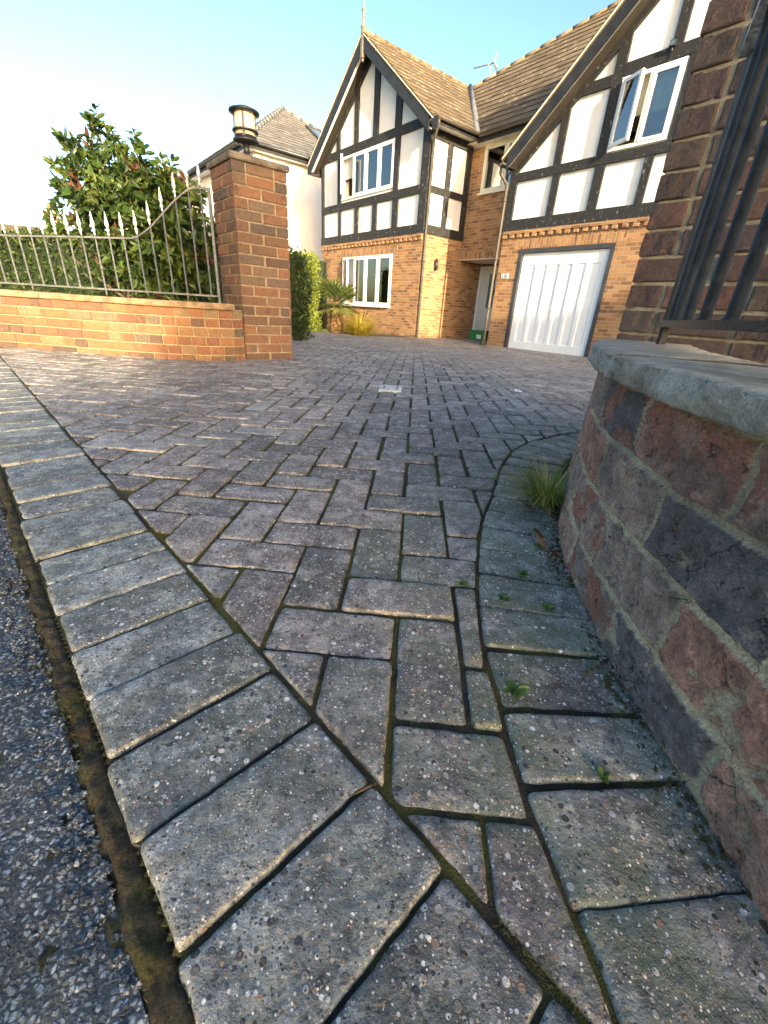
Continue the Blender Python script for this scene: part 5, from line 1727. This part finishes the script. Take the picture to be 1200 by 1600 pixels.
def far_house():
    x, y = -26.5, 37.0
    root = empty('far_house', (x, y, -0.3), 'small distant tiled house roof with an orange chimney, seen above the hedge behind the fence', 'house', R_(20))
    mb = MB(); mb.box(-5, 5, -3, 3, 0, 3.9); mb.build('wall', MAT['farbrick'], root)
    mb = MB()
    for sg in (-1, 1):
        tiles(mb, (-5.3, sg * 3.3, 3.7), (1, 0, 0), (0, -sg, 0.36), 0.25, 14, lambda d: 0, lambda d: 10.6)
    prism_s(mb, [(-3.3, 3.68), (3.3, 3.68), (0, 4.87)], -5.25, 5.25)
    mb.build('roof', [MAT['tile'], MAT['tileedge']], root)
    mb = MB(); mb.box(-0.2, 0.6, -0.35, 0.35, 4.4, 6.0); ch = mb.build('chimney', MAT['farbrick'], root)
    mb = MB(); mb.lathe([(0.15, 6.0), (0.12, 6.45), (0.14, 6.5)], 0.2, 0, 10); mb.build('chimney_pot', MAT['fibre'], ch)
far_house()

# overhead wires crossing the sky at the upper left
def wire(p, q, sag, label):
    p = Vector(p); q = Vector(q); pts = []
    for k in range(25):
        t = k / 24; v = p.lerp(q, t); v.z -= sag * 4 * t * (1 - t); pts.append(v)
    mb = MB(); mb.tube(pts, 0.009, 5); mb.build('overhead_wire', MAT['lead'], label=label, cat='wire')
wire((-9.0, 10.3, 9.5), (-5.4, 17.0, 5.7), 0.15, 'thin overhead wire slanting down across the pale sky to the white house')

# ================================================================ PLANTS
def leaf(mb, p, d, L, W, tint, mi=0, fold=0.25, droop=0.0):
    d = Vector(d).normalized()
    r = Vector((rnd.gauss(0, 1), rnd.gauss(0, 1), rnd.gauss(0, 1) + 0.6))
    s = d.cross(r)
    if s.length < 1e-4: s = Vector((1, 0, 0))
    s.normalize(); n = s.cross(d)
    p = Vector(p); m1 = p + d * L * 0.35; m2 = p + d * L * 0.7 - n * (droop * L * 0.3)
    tip = p + d * L - n * (droop * L)
    vs = [p, m1 + s * W * 0.5 + n * fold * W, m2 + s * W * 0.38 + n * fold * W, tip, m2 - s * W * 0.38 + n * fold * W, m1 - s * W * 0.5 + n * fold * W, m1, m2]
    mb.add(vs, [(0, 1, 6), (6, 1, 2, 7), (7, 2, 3), (0, 6, 5), (6, 7, 4, 5), (7, 3, 4)], (tint, tint, tint), mi)

def shrub():
    cx, cy = -2.57, 4.95
    root = empty('garden_shrub', (cx, cy, 0), 'large glossy dark green shrub with some reddish leaves, behind the spiked fence', 'shrub')
    st = MB(); lf = MB()
    tips = []
    for k in range(11):
        a = rnd.uniform(0, 6.28); top = Vector((rnd.gauss(0, 0.35), rnd.gauss(0, 0.25), rnd.uniform(0.8, 1.35)))
        pts = [Vector((rnd.gauss(0, 0.05), rnd.gauss(0, 0.05), 0))]
        for j in range(1, 6):
            t = j / 5; pts.append(Vector((top.x * t ** 1.3, top.y * t ** 1.3, top.z * t)) + Vector((rnd.gauss(0, 0.03), rnd.gauss(0, 0.03), 0)))
        st.tube(pts, [0.028 * (1 - j / 6.5) for j in range(6)], 6)
    def prof(th):            # lumpy outline
        return 1.0 + 0.16 * math.sin(3 * th + 1.0) + 0.10 * math.sin(7 * th)
    n = 0
    while n < 780:
        d = Vector((rnd.gauss(0, 1), rnd.gauss(0, 1), rnd.gauss(0, 1))).normalized()
        r = rnd.random() ** 0.42
        th = math.atan2(d.z, d.x)
        lump = 1.0 + 0.22 * mnoise.noise(d * 2.6 + Vector((3, 1, 5)))
        c = Vector((d.x * 0.80 * r * lump, d.y * 0.62 * r * lump, 1.10 + d.z * 0.72 * r * lump))
        c.x += (1.1 - c.z) * 0.30
        if c.z < 0.35: continue
        n += 1
        up = (Vector((d.x, d.y, d.z + 0.7))).normalized()
        L = rnd.uniform(0.05, 0.12)
        st.tube([c - up * L, c], 0.004, 4)
        red = rnd.random() < 0.07 and r > 0.8
        base = rnd.random() * 0.5 + 0.1
        for q in range(rnd.randint(7, 11)):
            a = q * 2.4; e = rnd.uniform(0.1, 0.9)
            s = up.cross(Vector((0.3, 0.2, 1))).normalized(); v = up.cross(s)
            dd = (s * math.cos(a) + v * math.sin(a)) * (1 - e * 0.4) + up * e
            pp = c - up * rnd.uniform(0, L)
            leaf(lf, pp, dd, rnd.uniform(0.075, 0.125), rnd.uniform(0.032, 0.048), min(1, max(0, base + rnd.gauss(0.05, 0.18))), 1 if red and e > .5 else 0, 0.2, rnd.uniform(0, 0.35))
    # one tall shoot at the upper left
    for (x, z0_, h) in ((-0.30, 1.7, 0.28), (-0.18, 1.65, 0.15), (0.02, 1.7, 0.12), (-0.6, 1.45, 0.12), (0.25, 1.5, 0.14)):
        st.tube([(x, 0, z0_ - 0.2), (x + 0.01, 0, z0_ + h)], 0.005, 4)
        for q in range(12):
            a = q * 2.4; z = z0_ + h * q / 11
            leaf(lf, (x, 0, z), (math.cos(a), math.sin(a), 0.5), 0.09, 0.035, rnd.uniform(0.1, 0.6), 0, 0.2, 0.2)
    st.build('stems', MAT['bark'], root); lf.build('leaves', [MAT['shrubleaf'], MAT['redleaf']], root)
shrub()

def hedge(name, poly_c, size, rz, h, n, mat, label, L=(0.04, 0.07), group=None, core=True, wob=0.08, z=0.0, cat='hedge', mixmat=None, zrag=0.06):
    """clipped hedge: leaves over an uneven body of twigs"""
    root = empty(name, (poly_c[0], poly_c[1], z), label, cat, rz, group)
    a, b = size[0] / 2, size[1] / 2
    lf = MB()
    for _ in range(n):
        f = rnd.random(); A = (2 * a * h * 2, 2 * b * h * 2, 4 * a * b); T = sum(A); f *= T
        if f < A[0]: p = Vector((rnd.uniform(-a, a), rnd.choice((-b, b)), rnd.uniform(0, h))); nn = Vector((0, math.copysign(1, p.y), 0))
        elif f < A[0] + A[1]: p = Vector((rnd.choice((-a, a)), rnd.uniform(-b, b), rnd.uniform(0, h))); nn = Vector((math.copysign(1, p.x), 0, 0))
        else: p = Vector((rnd.uniform(-a, a), rnd.uniform(-b, b), h)); nn = Vector((0, 0, 1))
        p += nn * (wob * mnoise.noise(p * 2.2) + rnd.gauss(-0.03, 0.035))
        if p.z > h - 0.08: p.z += zrag * mnoise.noise(Vector((p.x * 5, p.y * 5, 1)))
        d = nn * rnd.uniform(0.2, 1) + Vector((rnd.gauss(0, 0.6), rnd.gauss(0, 0.6), rnd.gauss(0.35, 0.5)))
        leaf(lf, p, d, rnd.uniform(*L), rnd.uniform(L[0], L[1]) * 0.45, min(1, max(0, 0.45 + 0.5 * mnoise.noise(p * 3.0) + rnd.gauss(0, 0.2))), 0, 0.2, 0.1)
    if core:
        mb = MB(); nx = max(3, int(size[0] / 0.15)); nz = max(3, int(h / 0.15)); ny = max(2, int(size[1] / 0.2))
        q = 0.07
        def grid(o, u, v, nu, nv):
            vs = []
            for j in range(nv + 1):
                for i in range(nu + 1):
                    p = o + u * (i / nu) + v * (j / nv)
                    p = p * (1.0) + Vector((mnoise.noise(p * 3), mnoise.noise(p * 3 + Vector((9, 0, 0))), mnoise.noise(p * 3 + Vector((0, 9, 0))))) * 0.03
                    vs.append(p)
            mb.add(vs, [(j * (nu + 1) + i, j * (nu + 1) + i + 1, (j + 1) * (nu + 1) + i + 1, (j + 1) * (nu + 1) + i) for j in range(nv) for i in range(nu)], 0.0)
        A_, B_, H_ = a - q, b - q, h - q
        grid(Vector((-A_, -B_, 0)), Vector((2 * A_, 0, 0)), Vector((0, 0, H_)), nx, nz); grid(Vector((A_, B_, 0)), Vector((-2 * A_, 0, 0)), Vector((0, 0, H_)), nx, nz)
        grid(Vector((A_, -B_, 0)), Vector((0, 2 * B_, 0)), Vector((0, 0, H_)), ny, nz); grid(Vector((-A_, B_, 0)), Vector((0, -2 * B_, 0)), Vector((0, 0, H_)), ny, nz)
        grid(Vector((-A_, -B_, H_)), Vector((2 * A_, 0, 0)), Vector((0, 2 * B_, 0)), nx, ny)
        mb.build('twigs', MAT[mat], root)
    lf.build('leaves', MAT[mat], root)
    return root
hedge('hedge', (-4.6, 7.0), (6.4, 0.8), 0.03, 1.12, 17000, 'hedgeleaf', 'long clipped dark green hedge behind the spiked fence', (0.05, 0.085), z=-0.02)
hedge('hedge', (-3.08, 12.3), (1.85, 0.9), 0.0, 1.78, 6200, 'limeleaf', 'bright sunlit laurel hedge right of the brown brick pillar', (0.05, 0.09), z=-0.2)
hedge('hedge', (-3.5, 15.0), (2.5, 0.8), 0.0, 2.0, 2500, 'hedgeleaf', 'dark hedge in shadow between the laurel hedge and the house wall', z=-0.22)

def spiky(name, x, y, z, n, L, mat, label, cat, spread=1.0, wid=0.012, lean=0.3, seg=5, grav=0.9):
    mb = MB()
    for _ in range(n):
        a = rnd.uniform(0, 6.283); r0 = rnd.random() ** 0.5 * L * 0.22 * spread
        l = L * rnd.uniform(0.55, 1.1); t = rnd.uniform(0.05, 1.0) * lean * 3
        d = Vector((math.cos(a) * t, math.sin(a) * t, 1)).normalized()
        p = Vector((math.cos(a) * r0, math.sin(a) * r0, 0)); s = Vector((-math.sin(a), math.cos(a), 0)); vs = []
        for k in range(seg + 1):
            w = wid * (1 - (k / seg) ** 1.5) * 0.5 + 0.0003
            vs += [p - s * w, p + s * w]
            d = (d + Vector((math.cos(a) * 0.12, math.sin(a) * 0.12, -grav * 0.22 * (k + 1) / seg * (1 + t)))).normalized()
            p = p + d * (l / seg)
        tt = rnd.random()
        mb.add(vs, [(2 * k, 2 * k + 1, 2 * k + 3, 2 * k + 2) for k in range(seg)], (tt, tt, tt))
    o = mb.build(name, MAT[mat], label=label, cat=cat)
    o.location = (x, y, z)
    return o
spiky('sedge_clump', -1.0, 12.6, -0.22, 800, 0.85, 'yellowgrass', 'golden yellow sedge clump under the ground floor window', 'ornamental grass', 1.2, 0.016, 0.42)
spiky('grass_tuft', 0.448, 1.075, -0.004, 480, 0.16, 'grass', 'green and straw grass tuft at the foot of the near brick wall', 'grass tuft', 0.9, 0.0022, 0.30, 6, 0.7)
spiky('spiky_plant', -3.35, 4.5, 0.10, 60, 0.50, 'grass', 'yellow green strap leaved plant low behind the fence', 'plant', 1.0, 0.03, 0.35)
spiky('spiky_plant', -2.55, 4.25, 0.10, 70, 0.45, 'yellowgrass', 'yellow leaved plant under the big shrub', 'plant', 1.0, 0.03, 0.25)
spiky('spiky_plant', -1.75, 4.3, 0.05, 110, 0.55, 'grass', 'bright green strap leaved plant beside the brown brick pillar', 'plant', 1.2, 0.028, 0.35)

def palm():
    root = empty('dwarf_palm', (-1.70, 12.95, -0.22), 'dwarf fan palm with a shaggy brown trunk in front of the house window', 'palm')
    mb = MB()
    mb.tube([(0, 0, 0), (0.01, 0, 0.2), (0, 0.01, 0.45), (0, 0, 0.68)], [0.17, 0.16, 0.15, 0.09], 12)
    for _ in range(420):
        a = rnd.uniform(0, 6.28); z = rnd.uniform(0.06, 0.66); r = 0.155
        p = Vector((r * math.cos(a), r * math.sin(a), z)); d = Vector((math.cos(a) * 0.7, math.sin(a) * 0.7, rnd.uniform(-1, 0.6))).normalized()
        s = Vector((-math.sin(a), math.cos(a), 0)) * rnd.uniform(0.006, 0.02); l = rnd.uniform(0.06, 0.18)
        mb.add([p - s, p + s, p + d * l], [(0, 1, 2)])
    mb.build('trunk', MAT['fibre'], root)
    lf = MB()
    for k in range(30):
        a = k * 2.4 + 0.3; el = rnd.uniform(-0.45, 1.2)
        d = Vector((math.cos(a) * math.cos(el), math.sin(a) * math.cos(el), math.sin(el)))
        stem = rnd.uniform(0.18, 0.34)
        b = Vector((0, 0, 0.64)); hub = b + d * stem
        s0 = d.cross(Vector((0, 0, 1))).normalized()
        lf.tube([b, hub], 0.008, 5, (0.6, 0.6, 0.6))
        n = s0.cross(d).normalized()
        dead = el < -0.1
        for j in range(19):
            an = (j / 18 - 0.5) * 3.6
            dd = (d * math.cos(an) + s0 * math.sin(an)).normalized()
            l = rnd.uniform(0.36, 0.52) * (1 - 0.15 * abs(an))
            w = 0.016; pv = dd.cross(n) * w
            m_ = hub + dd * l * 0.55 - Vector((0, 0, 0.01)); tip = hub + dd * l - Vector((0, 0, rnd.uniform(0.03, 0.12)))
            t = (0.95 if dead else min(1, max(0, rnd.gauss(0.45, 0.2))))
            lf.add([hub, m_ + pv + n * 0.006, tip, m_ - pv + n * 0.006, m_], [(0, 1, 4), (4, 1, 2), (0, 4, 3), (4, 2, 3)], (t, t, t))
    lf.build('leaves', MAT['palmleaf'], root)
    root.scale = (1.2, 1.2, 1.2)
palm()

def lawn():
    P = [(-4.6, 11.2), (-2.62, 11.35), (-2.25, 11.9), (-2.0, 12.6), (-1.2, 12.75), (0.3, 13.3), (0.55, 13.9), (-1.2, 15.4), (-3.5, 15.5), (-5.0, 13.5)]
    mb = MB()
    mb.add([(x, y, zg(x, y) + 0.004) for x, y in P], [tuple(range(len(P)))])
    mb.build('flower_bed', MAT['ground'], kind='structure')
    mb = MB()
    for _ in range(9000):
        x, y = rnd.uniform(-4.4, -1.9), rnd.uniform(11.3, 13.0)
        if not inside((x, y), P): continue
        a = rnd.uniform(0, 6.28); w = 0.008; h = rnd.uniform(0.04, 0.10); t = rnd.random()
        dx, dy = math.cos(a) * w, math.sin(a) * w; lx, ly = rnd.gauss(0, .03), rnd.gauss(0, .03); z = zg(x, y)
        mb.add([(x - dx, y - dy, z), (x + dx, y + dy, z), (x + lx, y + ly, z + h)], [(0, 1, 2)], (t, t, t))
    mb.build('grass', MAT['lawn'], kind='stuff', label='bright green grass strip by the laurel hedge', cat='grass')
lawn()

# weeds in the joints
WEED = [(0.194, 0.410, 0.020, 'small green weed in the right border near the lowest bricks'), (0.300, 0.600, 0.016, 'green weed in a joint close to the near wall foot'), (0.226, 0.618, 0.015, 'green weed in the middle of the right paving border'), (0.283, 0.700, 0.014, 'little weed beside the dry leaves at the wall'), (0.156, 0.654, 0.012, 'tiny weed at the inner edge of the right paving border'), (0.265, 0.300, 0.012, 'tiny weed nearest the camera in the right border'), (0.351, 0.820, 0.014, 'weed just below the grass tuft')]
for (x, y, r, lab) in WEED:
    mb = MB()
    for k in range(9):
        a = k * 2.4; e = rnd.uniform(0.15, 0.8)
        leaf(mb, (0, 0, 0.001), (math.cos(a), math.sin(a), e), r * rnd.uniform(0.7, 1.15), r * 0.6, rnd.uniform(0.2, 0.9), 0, 0.1, 0.1)
    o = mb.build('weed', MAT['weed'], label=lab, cat='weed', group='weeds in the paving joints'); o.location = (x, y, zg(x, y) + 0.0)

# dry leaves along the wall foot
DL = [(0.365, 0.800, 0.036, 0.95, 'curled tan dry leaf standing against the near wall'), (0.352, 0.760, 0.030, 0.35, 'dark brown dry leaf below the tan leaf at the wall'), (0.372, 0.850, 0.028, 0.3, 'brown dry leaf above the tan leaf at the wall'), (0.425, 1.00, 0.030, 0.45, 'reddish dry leaf under the grass tuft'), (0.445, 0.985, 0.026, 0.6, 'pale brown dry leaf under the grass tuft, next to the wall'), (0.405, 1.02, 0.028, 0.2, 'dark dry leaf on the left of the grass tuft')]
for (x, y, L, t, lab) in DL:
    L *= 1.25
    mb = MB(); leaf(mb, (0, 0, 0), (rnd.gauss(0, 1), rnd.gauss(0, 1), 0.45), L, L * 0.5, t, 0, 0.35, -0.25)
    o = mb.build('dry_leaf', MAT['deadleaf'], label=lab, cat='leaf', group='dry leaves along the wall foot'); o.location = (x, y, 0.005)

# loose bits on the ground
mb = MB()
mb.tube([(-0.405, 0.285, -0.006), (-0.396, 0.275, 0.000), (-0.388, 0.262, 0.002), (-0.385, 0.248, -0.002), (-0.389, 0.236, -0.006)], [0.0022, 0.0030, 0.0034, 0.0032, 0.002], 7)
mb.build('twig', simple('mossy_twig', (0.16, 0.19, 0.07), 0.9, 0.4, 200, bump=0.6), label='short curved mossy twig on the asphalt', cat='twig')
mb = MB(); mb.tube([(-0.012, 0.263, 0.004), (0.010, 0.275, 0.005)], 0.0016, 5); mb.build('wood_splinter', MAT['bark'], label='small wood splinter lying on a paving joint', cat='splinter')
def cover():
    x, y = -0.008, 2.80
    root = empty('inspection_cover', (x, y, 0.0), 'small pale rectangular cover plate set in the brick paving', 'cover plate', -GY)
    mb = MB(); mb.box(-0.072, 0.072, -0.10, 0.10, -0.01, 0.009); mb.build('plate', MAT['cover'], root)
    mb = MB()
    for sx in (-0.05, 0.035): mb.box(sx, sx + 0.014, -0.05, 0.05, 0.0091, 0.0112)
    mb.build('lifting_key_slot', MAT['lead'], root)
cover()
mb = MB(); mb.add([(0.86, 3.02, 0.004), (0.91, 3.01, 0.006), (0.92, 3.06, 0.004), (0.87, 3.07, 0.012), (0.86, 3.02, 0.002), (0.91, 3.01, 0.003), (0.92, 3.06, 0.002), (0.87, 3.07, 0.009)], [(0, 1, 2, 3), (7, 6, 5, 4), (0, 4, 5, 1), (1, 5, 6, 2), (2, 6, 7, 3), (3, 7, 4, 0)])
mb.build('paper_scrap', MAT['paper'], label='tiny white paper scrap on the paving in front of the garage', cat='litter')

def recycling_box():
    p = MH @ Vector((-2.62, 2.15, 0.0))
    root = empty('recycling_box', p, 'green plastic recycling box with a white label by the front door', 'box', R_(-49.5))
    mb = MB(); x, y, h, th_ = 0.29, 0.19, 0.27, 0.012
    fl = 0.025
    o0, o1 = [(-x + fl, -y + fl), (x - fl, -y + fl), (x - fl, y - fl), (-x + fl, y - fl)], [(-x, -y), (x, -y), (x, y), (-x, y)]
    def ring(pts, z): return [(px, py, z) for px, py in pts]
    sh = lambda pts, q: [(px - math.copysign(q, px), py - math.copysign(q, py)) for px, py in pts]
    rings = [ring(o0, 0.0), ring(o1, h - 0.03), ring(sh(o1, -0.015), h - 0.03), ring(sh(o1, -0.015), h), ring(sh(o1, th_), h), ring(sh(o0, th_), 0.015)]
    vs = [v for r in rings for v in r]; fs = [(3, 2, 1, 0)]
    for i in range(5):
        for k in range(4): fs.append((i * 4 + k, i * 4 + (k + 1) % 4, (i + 1) * 4 + (k + 1) % 4, (i + 1) * 4 + k))
    fs.append(tuple(20 + k for k in range(4)))
    mb.add(vs, fs); mb.build('tub', MAT['green'], root)
    mb = MB(); mb.add([(0.02, -0.185, 0.05), (0.20, -0.185, 0.05), (0.20, -0.190, 0.17), (0.02, -0.190, 0.17), (0.02, -0.179, 0.05), (0.20, -0.179, 0.05), (0.20, -0.184, 0.17), (0.02, -0.184, 0.17)], [(0, 1, 2, 3), (7, 6, 5, 4), (0, 4, 5, 1), (1, 5, 6, 2), (2, 6, 7, 3), (3, 7, 4, 0)])
    mb.build('label_sticker', MAT['paper'], root)
    mb = MB(); mb.box(-0.30, 0.30, -0.20, 0.20, h + 0.001, h + 0.02); mb.build('lid', MAT['green'], root)
recycling_box()

# ================================================================ UNSEEN BLOCKERS ADDED BEHIND THE CAMERA TO SHADE THE GATE
def S_at(k, q): return (SUN_H.x * k + 0.903 * q, SUN_H.y * k + 0.429 * q)
hedge('shade_blocker', S_at(30, 6.75), (13.7, 1.4), R_(25.4), 10.15, 7000, 'hedgeleaf', 'unseen hedge-shaped shade blocker added far across the road', (0.18, 0.36), z=-0.1, zrag=0.3, wob=0.25)  # added out of view, height set so its shadow covers gate and drive
hedge('shade_blocker', S_at(30, -0.36), (0.5, 0.9), R_(25.4), 8.18, 900, 'hedgeleaf', 'unseen narrow lower blocker added for the rounded shadow of a person', (0.12, 0.2), z=-0.1, zrag=0.15, wob=0.06)  # added out of view, stands in for the person behind the camera
